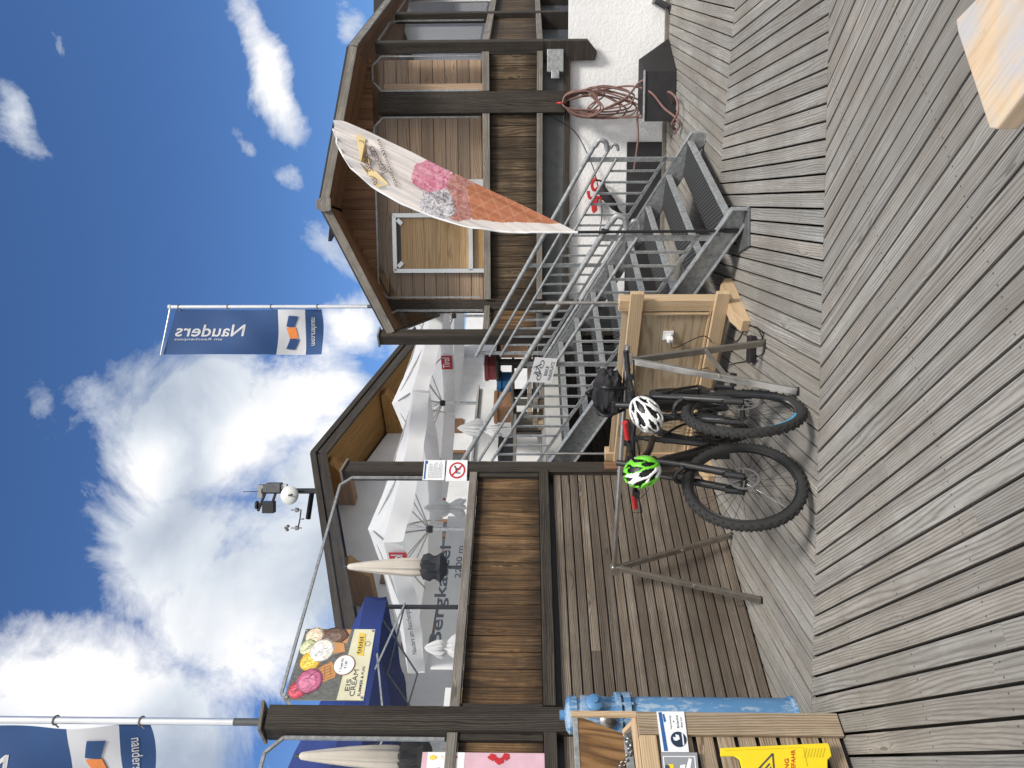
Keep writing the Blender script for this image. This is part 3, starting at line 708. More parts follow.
def railing_mesh(q, ext):
    # one railing: its top tube is the part, everything else hangs under it
    s0, s1 = SB + .12, STOP - .02 + ext
    root = None
    for k, h in enumerate((.86, .70, .57)):
        m = MB(); r = .024 if k == 0 else .015; d_ = (.12, .08, 0)[k]; pts = []
        if k < 2: pts += [W(q, s0 - d_ * .2, nose(s0) + h - d_ * 1.35), W(q, s0 - d_ * .8, nose(s0) + h - d_ * 1.2), W(q, s0 - d_ * 1.0, nose(s0) + h - d_ * .7), W(q, s0 - d_ * .5, nose(s0 - d_ * .5) + h - .012)]
        pts += [W(q, s, nose(s) + h) for s in (s0 + .06, (s0 + s1) / 2, s1 - .1, s1)]
        if q == q1_: pts += [W(q, s1 + .05, nose(s1) + h + .012), W(q, s1 + .09, nose(s1) + h - .02), W(q, s1 + .09, nose(s1) + h - .09)]
        m.tube(smooth(pts, 5), r, 10)
        o = m.build('handrail' if k == 0 else 'middle_rail', M['galv'], root or st)
        root = root or o
    sa = SB + .16
    m = MB(); m.board(W(q, sa, nose(sa) + .10), W(q, s1, nose(s1) + .10), .03, .012); m.build('lower_rail', M['galv'], root)
    n = 21
    for k in range(n):
        s = sa + .03 + (s1 - sa - .06) * k / (n - 1); m = MB()
        if k in (0, 10, 20): m.board(W(q, s, nose(s) - .08), W(q, s, nose(s) + .845), .045, .012, E); nm = 'stanchion'
        else: m.board(W(q, s, nose(s) + .10), W(q, s, nose(s) + .57), .021, .012, E); nm = 'baluster'
        m.build(nm, M['galv'], root)
railing_mesh(q0_ - .01, .0); railing_mesh(q1_ + .01, -.16)

# sheet of paper with a bicycle on the stair railing
def sheet(name, label, cat, corners, n, mat, th=.004):
    """flat sheet from corners TL,TR,BR,BL, returns (object, map(a,b) with a to the right and b upwards in 0..1)"""
    tl, tr_, br, bl = [V3(c) for c in corners]; n = V3(n).normalized()
    m = MB(); m.prism([bl, br, tr_, tl], -n * th)
    o = m.build(name, mat); tag(o, label, cat)
    fn = lambda a, b, k=1.0: (bl + (br - bl) * a) * (1 - b) + (tl + (tr_ - tl) * a) * b + n * (.0015 * k)
    return o, fn
def bike_icon(mb, fn, x, y, w, h, mi=0):
    f = lambda a, b, k=1: fn(x + a * w, y + b * h, k)
    put_ring(mb, .2, .3, .15, .2, f, mi); put_ring(mb, .78, .3, .15, .2, f, mi)
    for pts in ([(.2, .3), (.35, .7), (.66, .72), (.45, .3), (.2, .3)], [(.35, .7), (.45, .3)], [(.78, .3), (.64, .9), (.55, .95)], [(.28, .8), (.42, .8)]): put_line(mb, pts, .05, f, mi)
pl, pn = W(q0_ - .04, 0, 0), -D
o, fn = sheet('paper_sign', 'white paper sign with a black bicycle tied to the stair railing', 'sign', [PL(529, 382, pl, pn), PL(535, 357.5, pl, pn), PL(557.5, 359, pl, pn), PL(551.5, 383, pl, pn)], pn, M['paper'])
m = MB(); bike_icon(m, fn, .08, .48, .86, .48); put_text(m, 'BIKE', fn, .3, .29, .4, .14, bold=.01); put_text(m, 'PARKPLATZ', fn, .12, .08, .76, .14, bold=.01)
m.build('lettering', M['ink'], o)

# ================================================================== NOTICES, SIGNS, POSTERS
def wsheet(name, label, cat, x0, x1, y0, y1, s, mat, tilt=0, th=.004):
    """x0 top pixel, x1 bottom pixel, y0 right pixel, y1 left pixel, on the terrace wall plane"""
    ym = (y0 + y1) / 2; zt, zb = WP(x0, ym, s).z, WP(x1, ym, s).z; ta, tb = wt(WP(x0, y1, s)), wt(WP(x0, y0, s))
    return sheet(name, label, cat, [W(ta, s, zt), W(tb, s, zt + tilt), W(tb, s, zb + tilt), W(ta, s, zb)], -E, mat, th)
o, fn = wsheet('notice', 'white notice with a blue stripe along its top on the post, upper of two', 'notice', 424, 445.5, 460, 480, -.075, M['paper'], .012)
m = MB(); put_poly(m, [(.04, .88), (.96, .88), (.96, .95), (.04, .95)], fn); put_poly(m, [(.8, .82), (.95, .82), (.95, .9), (.8, .9)], fn, 0, 1.4); m.build('blue_stripe', M['blue_ink'], o)
m = MB(); rr = random.Random(3)
for k in range(11):
    y_ = .74 - k * .06; x_ = .1
    while x_ < .8 - (.2 if k % 4 == 3 else 0):
        l = rr.uniform(.04, .13); put_line(m, [(x_, y_), (x_ + l, y_)], .022, fn); x_ += l + .03
m.build('lettering', M['soft_ink'], o)
o, fn = wsheet('prohibition_sign', 'white sign with a red crossed out circle on the post, lower of two', 'sign', 446.5, 467.5, 460, 481, -.075, M['paper'], .008)
m = MB(); put_ring(m, .5, .47, .31, .39, fn, 0); put_line(m, [(.24, .72), (.76, .22)], .075, fn, 0, 1.6); m.build('red_ring', M['red_ink'], o)
m = MB(); f2_ = lambda a, b, k=1: fn(.3 + a * .4, .3 + b * .36, 1.2)
put_poly(m, [(.1, .45), (.75, .5), (.95, .8), (.75, .75), (.2, .68)], f2_)
for x_ in (.15, .3, .62, .75): put_line(m, [(x_, .5), (x_ - .05, .05)], .08, f2_)
put_poly(m, disc(.93, .8, .12), f2_); m.build('pictogram', M['ink'], o)

# ice cream board hanging in the windscreen
ICE = {'scoop_pink': (.50, .13, .24), 'scoop_red': (.55, .06, .10), 'scoop_white': (.80, .76, .68), 'scoop_yellow': (.83, .50, .05), 'scoop_green': (.55, .58, .33), 'scoop_beige': (.72, .58, .42), 'scoop_brown': (.13, .07, .045), 'waffle': (.55, .27, .10), 'waffle_dark': (.3, .12, .04), 'cream_board': (.68, .65, .47), 'photo_grey': (.13, .135, .125), 'gold_print': (.72, .52, .08)}
def scoop_mat(n, c):
    t = NT(n); o_ = t.obj(); v = t.noise(o_, 30, 6, .7, 1.5)
    lo = tuple(x * .55 for x in c) + (1,); hi = tuple(min(1, x * 1.35 + .02) for x in c) + (1,)
    return t.bsdf(t.ramp(v, [(.32, lo), (.5, (*c, 1)), (.68, hi)]), .5)
for n_, c_ in ICE.items(): M[n_] = scoop_mat(n_, c_) if 'scoop' in n_ or 'photo' in n_ else plain(n_, c_, .5, 0, .08, 10)
s_ = -.03
ta, tb = wt(WP(330, 700, s_)), wt(WP(330, 629, s_)); zt, zb = 3.39, 2.845
o, fn = sheet('ice_cream_sign', 'square board of ice cream scoops on cones hanging in the windscreen top', 'sign', [W(ta, s_, zt + .0), W(tb, s_, zt - .02), W(tb, s_, zb), W(ta, s_, zb - .01)], -E, M['cream_board'], .01)
mats = [M[k] for k in ('photo_grey', 'scoop_red', 'scoop_pink', 'scoop_green', 'scoop_yellow', 'scoop_beige', 'scoop_brown', 'scoop_white', 'waffle', 'waffle_dark', 'paper')]
m = MB(); put_poly(m, [(0, .34), (1, .30), (1, 1), (0, 1)], fn, 0)
TONE = {}
def scoop(a, b, r, mi, k, ry=None):
    rr = random.Random(int(a * 1000)); ry = ry or r; nm = mats[mi].name
    if mi not in TONE:
        c = ICE[nm]; TONE[mi] = len(mats)
        mats.append(scoop_mat(nm + '_deep', tuple(x * .42 for x in c))); mats.append(scoop_mat(nm + '_pale', tuple(min(.9, x * 1.25 + .07) for x in c)))
    def blob(da, db, q, m_, kk, n=30):
        put_poly(m, [(a + da + r * q * (1 + rr.uniform(-.05, .05)) * math.cos(x * 2 * math.pi / n), b + db + ry * q * (1 + rr.uniform(-.05, .05)) * math.sin(x * 2 * math.pi / n)) for x in range(n)], fn, m_, kk)
    blob(0, 0, 1, TONE[mi], k); blob(-.006, .012, .9, mi, k + .07); blob(-.02, .03, .62, TONE[mi] + 1, k + .14)
    for q in range(9):
        th = rr.uniform(0, 6.28); x0, y0 = a + r * .7 * math.cos(th) * rr.random(), b + ry * .7 * math.sin(th) * rr.random()
        pts = [(x0 + r * .5 * u_ * .2 + .01 * math.sin(u_ * 2), y0 - ry * .16 * u_ + .012 * math.sin(u_ * 1.4 + q)) for u_ in range(-2, 3)]
        put_line(m, pts, .007, fn, TONE[mi] + (q % 2), k + .2)
put_poly(m, [(.78, .36), (.99, .34), (.99, .6), (.86, .62)], fn, 8, 1.2)
scoop(.9, .56, .12, 6, 1.4, .2); scoop(.89, .84, .13, 5, 1.6); scoop(.72, .88, .12, 3, 1.8); scoop(.13, .86, .12, 1, 1.6)
put_poly(m, [(.12, .8), (.32, .82), (.52, .52), (.42, .42), (.3, .42)], fn, 8, 2.0)
for k in range(6): put_line(m, [(.16 + k * .055, .78 - k * .01), (.32 + k * .035, .44 + k * .02)], .008, fn, 9, 2.2)
for k in range(5): put_line(m, [(.2 + k * .03, .76 - k * .07), (.38 + k * .02, .8 - k * .07)], .008, fn, 9, 2.2)
scoop(.52, .80, .14, 4, 2.4); put_poly(m, [(.6, .62), (.82, .66), (.78, .4), (.66, .36)], fn, 8, 2.5)
scoop(.68, .68, .17, 7, 2.8); scoop(.25, .74, .17, 2, 2.8)
put_poly(m, disc(.47, .335, .145, .145, 32), fn, 9, 3.2); put_poly(m, disc(.47, .335, .135, .135, 32), fn, 10, 3.5)
m.build('ice_cream_picture', mats, o)
m = MB(); put_text(m, '1 Kugel Eis', fn, .38, .35, .18, .035, 0, 4.2, .01); put_text(m, '€ 1,80', fn, .42, .295, .1, .035, 0, 4.2, .01)
put_text(m, 'EIS', fn, .12, .2, .16, .06, 0, 1.6); put_text(m, 'CREAM', fn, .05, .125, .36, .065, 0, 1.6); put_text(m, 'SUMMER & FUN', fn, .05, .05, .4, .035, 0, 1.6, .01)
m.build('lettering', M['ink'], o)
m = MB(); put_poly(m, [(.62, .2), (.95, .22), (.93, .12), (.6, .1)], fn, 0, 1.6); m.build('gold_label', M['gold_print'], o)
m = MB(); f3 = lambda a, b, k=1: fn(.64 + a * .28, .12 + b * .09, 2.4)
put_line(m, [(k / 120 * .9 + .05 * math.cos(k * .36), .5 + .33 * math.sin(k * .36) * (1 if k % 35 < 18 else .6)) for k in range(120)], .035, f3); put_ring(m, .78, .07, .03, .035, lambda a, b, k=1: fn(a, b, 2.4)); m.build('script', M['ink'], o)
m = MB()
for a in (.03, .97):
    for b in (.03, .97): m.lathe(fn(a, b, 2), [(.009, 0), (.009, .004), (.001, .006)], -E, 10)
m.build('bolts', M['steel'], o)

# pink poster at the edge
o, fn = wsheet('pink_poster', 'pink poster with berries and a white panel of pictures, at the left edge', 'poster', 420, 556, 752, 800, -.05, colour('pink_print', (.66, .43, .50)), 0, .006)
m = MB(); put_poly(m, [(.05, .68), (1, .68), (1, .96), (.05, .96)], fn); m.build('white_panel', M['paper'], o)
PM = [M['scoop_yellow'], M['scoop_white'], M['scoop_red'], colour('lilac_print', (.35, .25, .5)), M['red_ink']]
for a, b, r, r2, mi in ((.88, .915, .05, .032, 0), (.88, .84, .045, .03, 1), (.90, .76, .04, .03, 2), (.6, .88, .07, .04, 3), (.6, .76, .06, .035, 1), (.9, .47, .08, .035, 4), (.82, .42, .08, .035, 4), (.91, .37, .08, .032, 4)):
    m = MB(); rp = random.Random(int(a * 90 + b * 900)); put_poly(m, [(a + r * rp.uniform(.75, 1.15) * math.cos(k * .45), b + r2 * rp.uniform(.75, 1.15) * math.sin(k * .45)) for k in range(14)], fn, 0, 2); m.build('picture', PM[mi], o)

# ================================================================== FLAGS
FLH = 1.86; FLW = .58
def fq(a, b, off=0.0):              # a: 0 top .. 1 bottom, b: 0 at the pole .. 1 outer edge
    x = -.03 - b * FLW - .015 * math.sin(a * 3.1) * (1 - b)
    z = 2.66 - a * FLH + b * .17 * (1 - a * 1.1) - .02 * math.sin(b * 3.14) * a
    y = .05 * math.sin(a * 7 + b * 2.2) * (.3 + b * .7) * (.4 + a) + .03 * math.sin(a * 15 - b * 5) * a
    return V3((x, y - off, z))
def flagpole(label, loc, rotz):
    root = thing('flagpole', label, 'flagpole', (0, 0, 0), 0, 'flagpoles on the posts')
    m = MB(); m.tube([(0, 0, 0), (0, 0, .2)], .024, 12); m.build('socket', M['galv_dark'], root)
    m = MB(); m.tube([(0, 0, .2), (0, 0, 2.73)], .0235, 14); m.tube([(0, 0, 2.70), (-.03, 0, 2.74), (-FLW - .04, 0, 2.66 + .19)], .011, 8)
    m.lathe((0, 0, 2.73), [(.03, 0), (.032, .03), (.001, .045)]); m.build('pole', M['alu'], root)
    m = MB(); A0, A1_ = .715, .885
    m.grid(lambda i, j: fq(j, i), 24, 90)
    for k in range(len(m.f)):
        a = (k // 24 + .5) / 90; m.mi[k] = 1 if A0 < a < A1_ else 0
    fl = m.build('flag', [M['flag_blue'], M['flag_white']], root)
    for sg in (1, -1):
        F_ = lambda tx, ty, k=1: fq(tx, ty, .006 * sg * k)
        m = MB(); G_ = lambda x, y, k=1: F_(.50 - x * .46, .60 - y * .27, k)
        put_text(m, 'Nauders', G_, 0, 0, 1, 1, 0, 1, .012); H_ = lambda x, y, k=1: F_(.36 - x * .315, .70 - y * .07, k)
        put_text(m, 'am Reschenpass', H_, 0, 0, 1, 1); U_ = lambda x, y, k=1: F_(.975 - y * .04, .85 - x * .6, k)
        U2 = lambda x, y, k=1: F_(.925 + y * .035, .18 + x * .62, k)
        put_text(m, 'nauders.com', U2, 0, 0, 1, 1, 0, 1, .008)
        m.build('lettering', M['flag_white'], fl)
        m = MB()
        for k, (b0, b1, mi) in enumerate(((.15, .39, 0), (.40, .64, 1), (.65, .88, 0))):
            sk = .010 * (-1) ** k
            m.grid(lambda i, j: F_(.775 + sk * (1 - 2 * j) + i * (.062 - .008 * j), b0 + (b1 - b0) * j + .015 * (i - .5) * (-1) ** k, 1.6), 5, 6, mi)
        m.build('emblem', [M['flag_blue'], M['orange']], fl)
    m = MB()
    for a in (.02, .36, .66, .98):
        z_ = 2.66 - a * FLH; m.ring((0, 0, z_), (0, .3, 1), .03, .005, 14, 6); m.tube([(-.025, -.01, z_), (-.05, -.004, z_ - .02)], .005, 6)
    m.build('hooks', M['chain'], root)
    root.location = loc; root.rotation_euler = (0, 0, rotz); return root
pr = f1(0, -.05, 3.53)
m1 = flagpole('flagpole on the pavilion corner with its whole blue and white banner against clear sky', pr, R(2))
p_ = W(T0, 0, 3.50)
m2 = copy_tree(m1); m2.location = p_; m2.rotation_euler = (0, 0, R(-4)); m2['label'] = 'flagpole on the thick left post, its banner cut off by the photo edge'

# feather flag with an ice cream cone
FPY = 5.66; ff_o = V3((0, FPY, 0)); ffn = V3((0, -1, 0))
def fwave(x, y):
    c = (x - 334) / 244; dp = ((x - 334) * 111 - (y - 121) * 244) / 268
    k = max(0, 1 - c)
    return (.018 * math.sin(dp * .62 + .9 * math.sin(x * .06)) + .026 * math.sin(dp * .2 + x * .02) + .006 * math.sin(dp * 1.3 + x * .05) * k) * (.25 + k)
def FP(x, y, off=0.0): return PL(x, y, ff_o, ffn) + V3((0, -fwave(x, y) - off, 0))
LE = [(578, 232), (545, 232.5), (510, 232), (470, 228), (435, 217), (400, 203), (372, 186), (350, 167), (338, 146), (332.5, 128)]
RE = [(578, 232), (545, 216), (510, 199), (475, 183), (440, 167), (412, 153), (388, 142), (365, 131), (348, 124), (334, 121)]
def crv(P, v):
    k = v * (len(P) - 1); i = min(int(k), len(P) - 2); f = k - i; 
    return (P[i][0] + (P[i + 1][0] - P[i][0]) * f, P[i][1] + (P[i + 1][1] - P[i][1]) * f)
def inpoly(x, y, P):
    c = False; j = len(P) - 1
    for i in range(len(P)):
        if (P[i][1] > y) != (P[j][1] > y) and x < (P[j][0] - P[i][0]) * (y - P[i][1]) / (P[j][1] - P[i][1]) + P[i][0]: c = not c
        j = i
    return c
base = G(719, 231); base = V3((PL(718, 231, ff_o, ffn).x, FPY, .16))
ffl = thing('feather_flag', 'cream feather flag printed with an ice cream cone, leaning over the stairs', 'flag', (base.x, base.y, 0))
lpts = [FP(*crv(LE, k / 40)) for k in range(41)]
def cellmat(x, y):
    if inpoly(x, y, [(467, 186), (479, 183), (566, 223), (552, 223.5), (500, 222), (473, 219)]): return 4
    if ((x - 431) / 20) ** 2 + ((y - 176) / 15) ** 2 < 1 and y < 192 - (x - 431) * .25: return 1
    if ((x - 439) / 19) ** 2 + ((y - 204) / 17) ** 2 < 1 and x < 449 + (y - 185) * .25: return 2
    if ((x - 460) / 20) ** 2 + ((y - 197) / 25) ** 2 < 1: return 3
    return 0
m = MB(); NU, NV = 44, 200
m.grid(lambda i, j: FP(*[crv(LE, j)[c] * (1 - i) + crv(RE, j)[c] * i for c in (0, 1)]), NU, NV)
for k in range(len(m.f)):
    j = (k // NU + .5) / NV; i = (k % NU + .5) / NU; a, b = crv(LE, j), crv(RE, j)
    m.mi[k] = cellmat(a[0] * (1 - i) + b[0] * i, a[1] * (1 - i) + b[1] * i)
def fleck(n, c1, c2, sc=40):
    t = NT(n); v = t.noise(t.scale(t.obj(), (1, .3, 1)), sc, 5, .7, 1.2)
    return t.bsdf(t.ramp(v, [(.40, (*c1, 1)), (.56, (*c2, 1))]), .7, trans=.25)
def cone_mat():
    t = NT('printed_cone'); s_ = t.n('SeparateXYZ', {0: t.obj()})
    a = t.math('SINE', t.math('MULTIPLY', t.math('ADD', s_.outputs[0], t.math('MULTIPLY', s_.outputs[2], .45)), 62.0)); b = t.math('SINE', t.math('MULTIPLY', t.math('SUBTRACT', s_.outputs[2], t.math('MULTIPLY', s_.outputs[0], .45)), 62.0))
    w = t.math('MAXIMUM', a, b); c = t.ramp(w, [(.86, (.50, .19, .10, 1)), (.97, (.565, .265, .15, 1))]); return t.bsdf(c, .7, trans=.25)
sail = m.build('sail', [M['sail'], fleck('pink_flecks', (.55, .13, .24), (.78, .40, .48), 26), fleck('white_flecks', (.24, .22, .24), (.82, .80, .82), 30), fleck('berry_flecks', (.36, .14, .12), (.60, .32, .28), 22), cone_mat()], ffl)
m = MB(); put_poly(m, [(356, 134), (366, 139), (366, 148), (371, 166), (390, 186), (376, 187), (369, 176), (362, 166)], lambda x, y, k: FP(x, y, .014)); m.build('gold_label', M['scoop_yellow'] if False else plain('pale_gold_print', (.66, .52, .27), .7), sail)
m = MB(); rr = random.Random(2)
for (x0, y0, x1, y1, am, n) in ((360, 142, 376, 184, 3.2, 26), (371, 148, 386, 174, 3.4, 18), (379, 141, 398, 189, 1.6, 44)):
    l = math.hypot(x1 - x0, y1 - y0); ux, uy = (x1 - x0) / l, (y1 - y0) / l; N_ = n * 7; pts = []; hgt = [rr.uniform(.45, 1.1) for _ in range(n + 2)]
    for k in range(N_ + 1):
        ph = k / 7 * 2 * math.pi * .52; h_ = hgt[int(k / 14)]; aa = l * k / N_ + .55 * am * math.cos(ph); bb = am * h_ * math.sin(ph)
        if rr.random() < .0: continue
        pts.append((x0 + ux * aa - uy * bb, y0 + uy * aa + ux * bb))
    put_line(m, pts, .55 if n < 40 else .4, lambda x, y, k=1: FP(x, y, .02))
m.build('script', plain('brown_print', (.13, .06, .045), .7), sail)
m = MB(); m.tube([p + V3((0, .004, 0)) for p in lpts], .008, 8); m.build('flexible_rod', M['white_gloss'], ffl)
m = MB(); m.tube([base, lpts[0]], .012, 10); m.tube([V3((base.x, base.y, .0)), base], .018, 10); k_ = PL(605, 231, ff_o, ffn); m.lathe(k_, [(.02, -.03), (.024, 0), (.02, .03)], Z, 12); m.build('pole', M['black_paint'], ffl)
m = MB(); m.box(V3((base.x, base.y, .01)), (.3, .3, .02)); m.build('ground_plate', M['galv_dark'], ffl, bevel=.004)

# ================================================================== PARASOLS AND TENT
def canopy(mb, tc, sc, h, za, ze, sag=.07, n=18, fold=0.0):
    cs = [(tc - h, sc - h), (tc + h, sc - h), (tc + h, sc + h), (tc - h, sc + h)]
    for k in range(4):
        a, b = cs[k], cs[(k + 1) % 4]
        def fn(i, j):
            e = W(a[0] * (1 - i) + b[0] * i, a[1] * (1 - i) + b[1] * i, ze)
            p = W(tc, sc, za) * (1 - j) + e * j
            p = p + Z * (.022 * mnoise.noise(p * 2.6) + .012 * mnoise.noise(p * 7.0)) * math.sin(math.pi * min(1, j * 1.02)) + (Z * .012 * mnoise.noise(p * 9.0) if j > .9 else Z * 0)
            return p - Z * (sag * math.sin(math.pi * j) + sag * .9 * j * math.sin(math.pi * i))
        mb.grid(fn, n, n)
def valance(mb, tc, sc, h, ze, dep, sag=.06, n=26):
    cs = [(tc - h, sc - h), (tc + h, sc - h), (tc + h, sc + h), (tc - h, sc + h)]
    for k in range(4):
        a, b = cs[k], cs[(k + 1) % 4]; nn = [-E, D, E, -D][k]
        def fn(i, j):
            e = W(a[0] * (1 - i) + b[0] * i, a[1] * (1 - i) + b[1] * i, ze - sag * math.sin(math.pi * i) - dep * j)
            return e + nn * ((.03 * math.sin(i * 23 + k) + .05 * mnoise.noise(e * 2.2) + .02 * mnoise.noise(e * 8)) * j)
        mb.grid(fn, n, 4)
def parasol(label, tc, sc, h, za, ze, dep, logos):
    o = thing('parasol', label, 'parasol', W(tc, sc, FL), 0, 'big white parasols on the terrace')
    m = MB(); canopy(m, tc, sc, h, za, ze); cn = m.build('canopy', M['cloth_white'], o)
    m = MB(); valance(m, tc, sc, h, ze, dep); m.build('valance', M['cloth_white'], cn)
    m = MB(); m.tube([W(tc, sc, FL), W(tc, sc, za - .05)], .032, 12); m.build('pole', M['alu'], o)
    m = MB(); m.box(W(tc, sc, FL + .05), (.7, .7, .1), (D, E, Z)); m.build('base', M['concrete'], o, bevel=.02)
    hub = W(tc, sc, za - .95)
    for a, b in ((-1, -1), (1, -1), (1, 1), (-1, 1), (0, -1), (1, 0), (0, 1), (-1, 0)):
        m = MB(); e = W(tc + a * h * .98, sc + b * h * .98, ze - .03 - (.06 if a * b == 0 else 0)); top = W(tc, sc, za - .06)
        m.tube([top, e], .013, 6); mid = top * .45 + e * .55 - Z * .05
        m.tube([hub, mid], .011, 6); m.build('rib', M['steel'], o)
    m = MB(); m.lathe(hub, [(.05, -.05), (.06, 0), (.05, .05)], Z, 12); m.build('runner', M['black'], o)
    r_, w_ = MB(), MB()
    for face, pos in logos:
        base_, ax, nn = {'left': (lambda p: W(tc - h - .035, sc - p * h, ze - dep), -E, -D), 'front': (lambda p: W(tc + p * h, sc - h - .035, ze - dep), D, -E), 'inner': (lambda p: W(tc + p * h, sc + h - .035, ze - dep), D, -E)}[face]
        f = plane_map(base_(pos) - Z * .06 + Z * .03, ax, Z, nn, .012)
        put_poly(r_, [(-.17, .0), (.17, .0), (.17, dep * .9), (-.17, dep * .9)], f); put_text(w_, 'Tirol', f, -.13, .05, .26, dep * .6, 0, 1.5, .02)
    r_.build('logo', M['red_ink'], o); w_.build('lettering', M['paper'], o)
    return o
pA = parasol('big white parasol behind the glass left of the notices, red logos on its edge', 4.47, 3.7, 1.5, 4.14, 3.48, .25, [('left', .80)])
m = MB(); f = plane_map(W(4.47 - 1.5 - .04, 3.7 + .9, 3.26), -E, Z, -D, .012); put_text(m, 'Nauders am Reschenpass', f, 0, 0, 1.2, .09, 0, 1, .01); m.build('edge_lettering', M['ink'], pA)
pB = parasol('big white parasol between the notices post and the bare post', 7.50, 3.7, 1.5, 4.22, 3.5, .25, [('inner', -.8)])
pC = parasol('farthest big white parasol, seen between the bare post and the pavilion', 10.5, 3.7, 1.48, 4.25, 3.5, .25, [('left', -.1)])

tc, sc, h = .5, 3.45, 1.5
tt = thing('blue_tent', 'blue folding tent on a metal frame behind the ice cream board', 'tent', W(tc, sc, FL))
m = MB(); canopy(m, tc, sc, h, 4.45, 3.5, .03); cn = m.build('roof', M['cloth_blue'], tt)
m = MB(); valance(m, tc, sc, h, 3.5, .24, .02); m.build('valance', M['cloth_blue'], cn)
for a in (-1, 1):
    for b in (-1, 1):
        m = MB(); m.board(W(tc + a * h * .95, sc + b * h * .95, FL), W(tc + a * h * .95, sc + b * h * .95, 3.40), .035, .035, D); m.build('leg', M['galv_dark'] if (a, b) != (1, -1) else M['black'], tt)
m = MB()
for a, b in ((-1, -1), (1, -1), (1, 1), (-1, 1)):
    c, d = {(-1, -1): (1, -1), (1, -1): (1, 1), (1, 1): (-1, 1), (-1, 1): (-1, -1)}[(a, b)]
    for z0, z1 in ((3.42, 3.05), (3.05, 3.42)):
        p, q = W(tc + a * h * .97, sc + b * h * .97, z0), W(tc + c * h * .97, sc + d * h * .97, z1); mid = (p + q) / 2
        m.board(p, W(tc + (a + c) / 2 * h * .97, sc + (b + d) / 2 * h * .97, z1), .018, .012); m.board(W(tc + (a + c) / 2 * h * .97, sc + (b + d) / 2 * h * .97, z0), q, .018, .012)
    m.board(W(tc + a * h * .97, sc + b * h * .97, 3.47), W(tc, sc, 4.38), .028, .014)
m.tube([W(tc, sc, 3.4), W(tc, sc, 4.4)], .025, 8)
m.build('frame', M['galv'], tt)

def closed(label, tc, sc, zt, L, lean=0):
    o = thing('closed_parasol', label, 'parasol', W(tc, sc, FL), 0, 'closed beige parasols behind the windscreens')
    m = MB(); n = 40; prof = [(0, .006), (.03, .026), (.12, .036), (.3, .05), (.5, .062), (.7, .073), (.85, .077), (.96, .074), (1.0, .058)]
    vs = []
    for f, r in prof:
        for k in range(n):
            a = 2 * math.pi * k / n; rr = r * (1 + .14 * math.sin(a * 8 + f * 1.5) * min(1, f * 2)); vs.append(W(tc, sc, zt - f * L) + D * rr * math.cos(a) + E * rr * math.sin(a))
    m.add(vs, [[i * n + k, i * n + (k + 1) % n, (i + 1) * n + (k + 1) % n, (i + 1) * n + k] for i in range(len(prof) - 1) for k in range(n)], None, 0, True)
    m.build('canopy', M['cloth_beige'], o)
    m = MB(); rnd2 = random.Random(9)
    prof = [(.05, 0), (.1, .03), (.105, .08), (.09, .15), (.11, .19), (.06, .24)]
    vs = [W(tc, sc, zt - L + .02 - f) + (D * math.cos(2 * math.pi * k / 18) + E * math.sin(2 * math.pi * k / 18)) * r * (1 + .3 * math.sin(k * 2.1 + f * 20)) for r, f in prof for k in range(18)]
    m.add(vs, [[i * 18 + k, i * 18 + (k + 1) % 18, (i + 1) * 18 + (k + 1) % 18, (i + 1) * 18 + k] for i in range(len(prof) - 1) for k in range(18)], None, 0, True); m.build('black_cover', M['black_cloth'], o, solid=.01)
    m = MB(); m.tube([W(tc, sc, FL), W(tc, sc, zt - L)], .016, 8); m.build('pole', M['black_paint'], o)
    m = MB(); m.lathe(W(tc, sc, zt + .0), [(.012, -.02), (.016, .01), (.001, .035)], Z, 10); m.build('finial', M['black'], o)
    m = MB(); m.lathe(W(tc, sc, FL), [(.25, 0), (.25, .05), (.04, .07), (.03, .3)], Z, 20); m.build('base', M['black_paint'], o)
closed('closed beige parasol with a black cover, in front of the big lettering', wt(WP(400, 567, .7)), .7, 3.40, .72)
closed('closed beige parasol left of the thick post, at the photo edge', wt(WP(400, 757, .7)), .7, 3.42, .78)

# lettered banner behind parasol
SBN = 5.13
o, fn = sheet('banner', 'long white banner with the big word Bergkastel below the parasols', 'banner', [W(3.0, SBN, 3.14), W(6.0, SBN, 3.14), W(6.0, SBN, 2.05), W(3.0, SBN, 2.05)], -E, M['paper'], .02)
m = MB(); fnb = plane_map(W(3.0, SBN, 2.05), D, Z, -E, .004)
bl, br_ = WP(442, 645, SBN - .004), WP(451, 546, SBN - .004); zb0 = (bl.z + br_.z) / 2 - 2.05
put_text(m, 'Bergkastel', fnb, wt(bl) - 3.0, zb0 - .05, wt(br_) - wt(bl), .25, 0, 1, .016)
pa, pb_ = WP(460.5, 578, SBN - .004), WP(462, 546, SBN - .004)
put_text(m, '2200 m', fnb, wt(pa) - 3.0, pa.z - 2.05, wt(pb_) - wt(pa), .10, 0, 1, .004)
m.build('lettering', M['slate_ink'], o)
# pictures left of the banner
o, fn = sheet('wall_poster', 'faded poster of people low at the left of the terrace, beside the banner', 'poster', [W(1.9, 5.2, 2.9), W(2.75, 5.2, 2.9), W(2.75, 5.2, 2.0), W(1.9, 5.2, 2.0)], -E, M['paper'], .02)
m = MB(); rr = random.Random(4)
put_poly(m, [(.55, .3), (.95, .3), (.95, .75), (.55, .75)], fn, 0, 2)
for k in range(26): put_poly(m, disc(rr.uniform(.05, .5), rr.uniform(.2, .8), rr.uniform(.03, .09), rr.uniform(.04, .1), 9), fn, 1 + k % 2, 2 + k * .1)
m.build('picture', [M['gold_print'], M['soft_ink'], colour('blue_grey_print', (.12, .17, .22))], o)
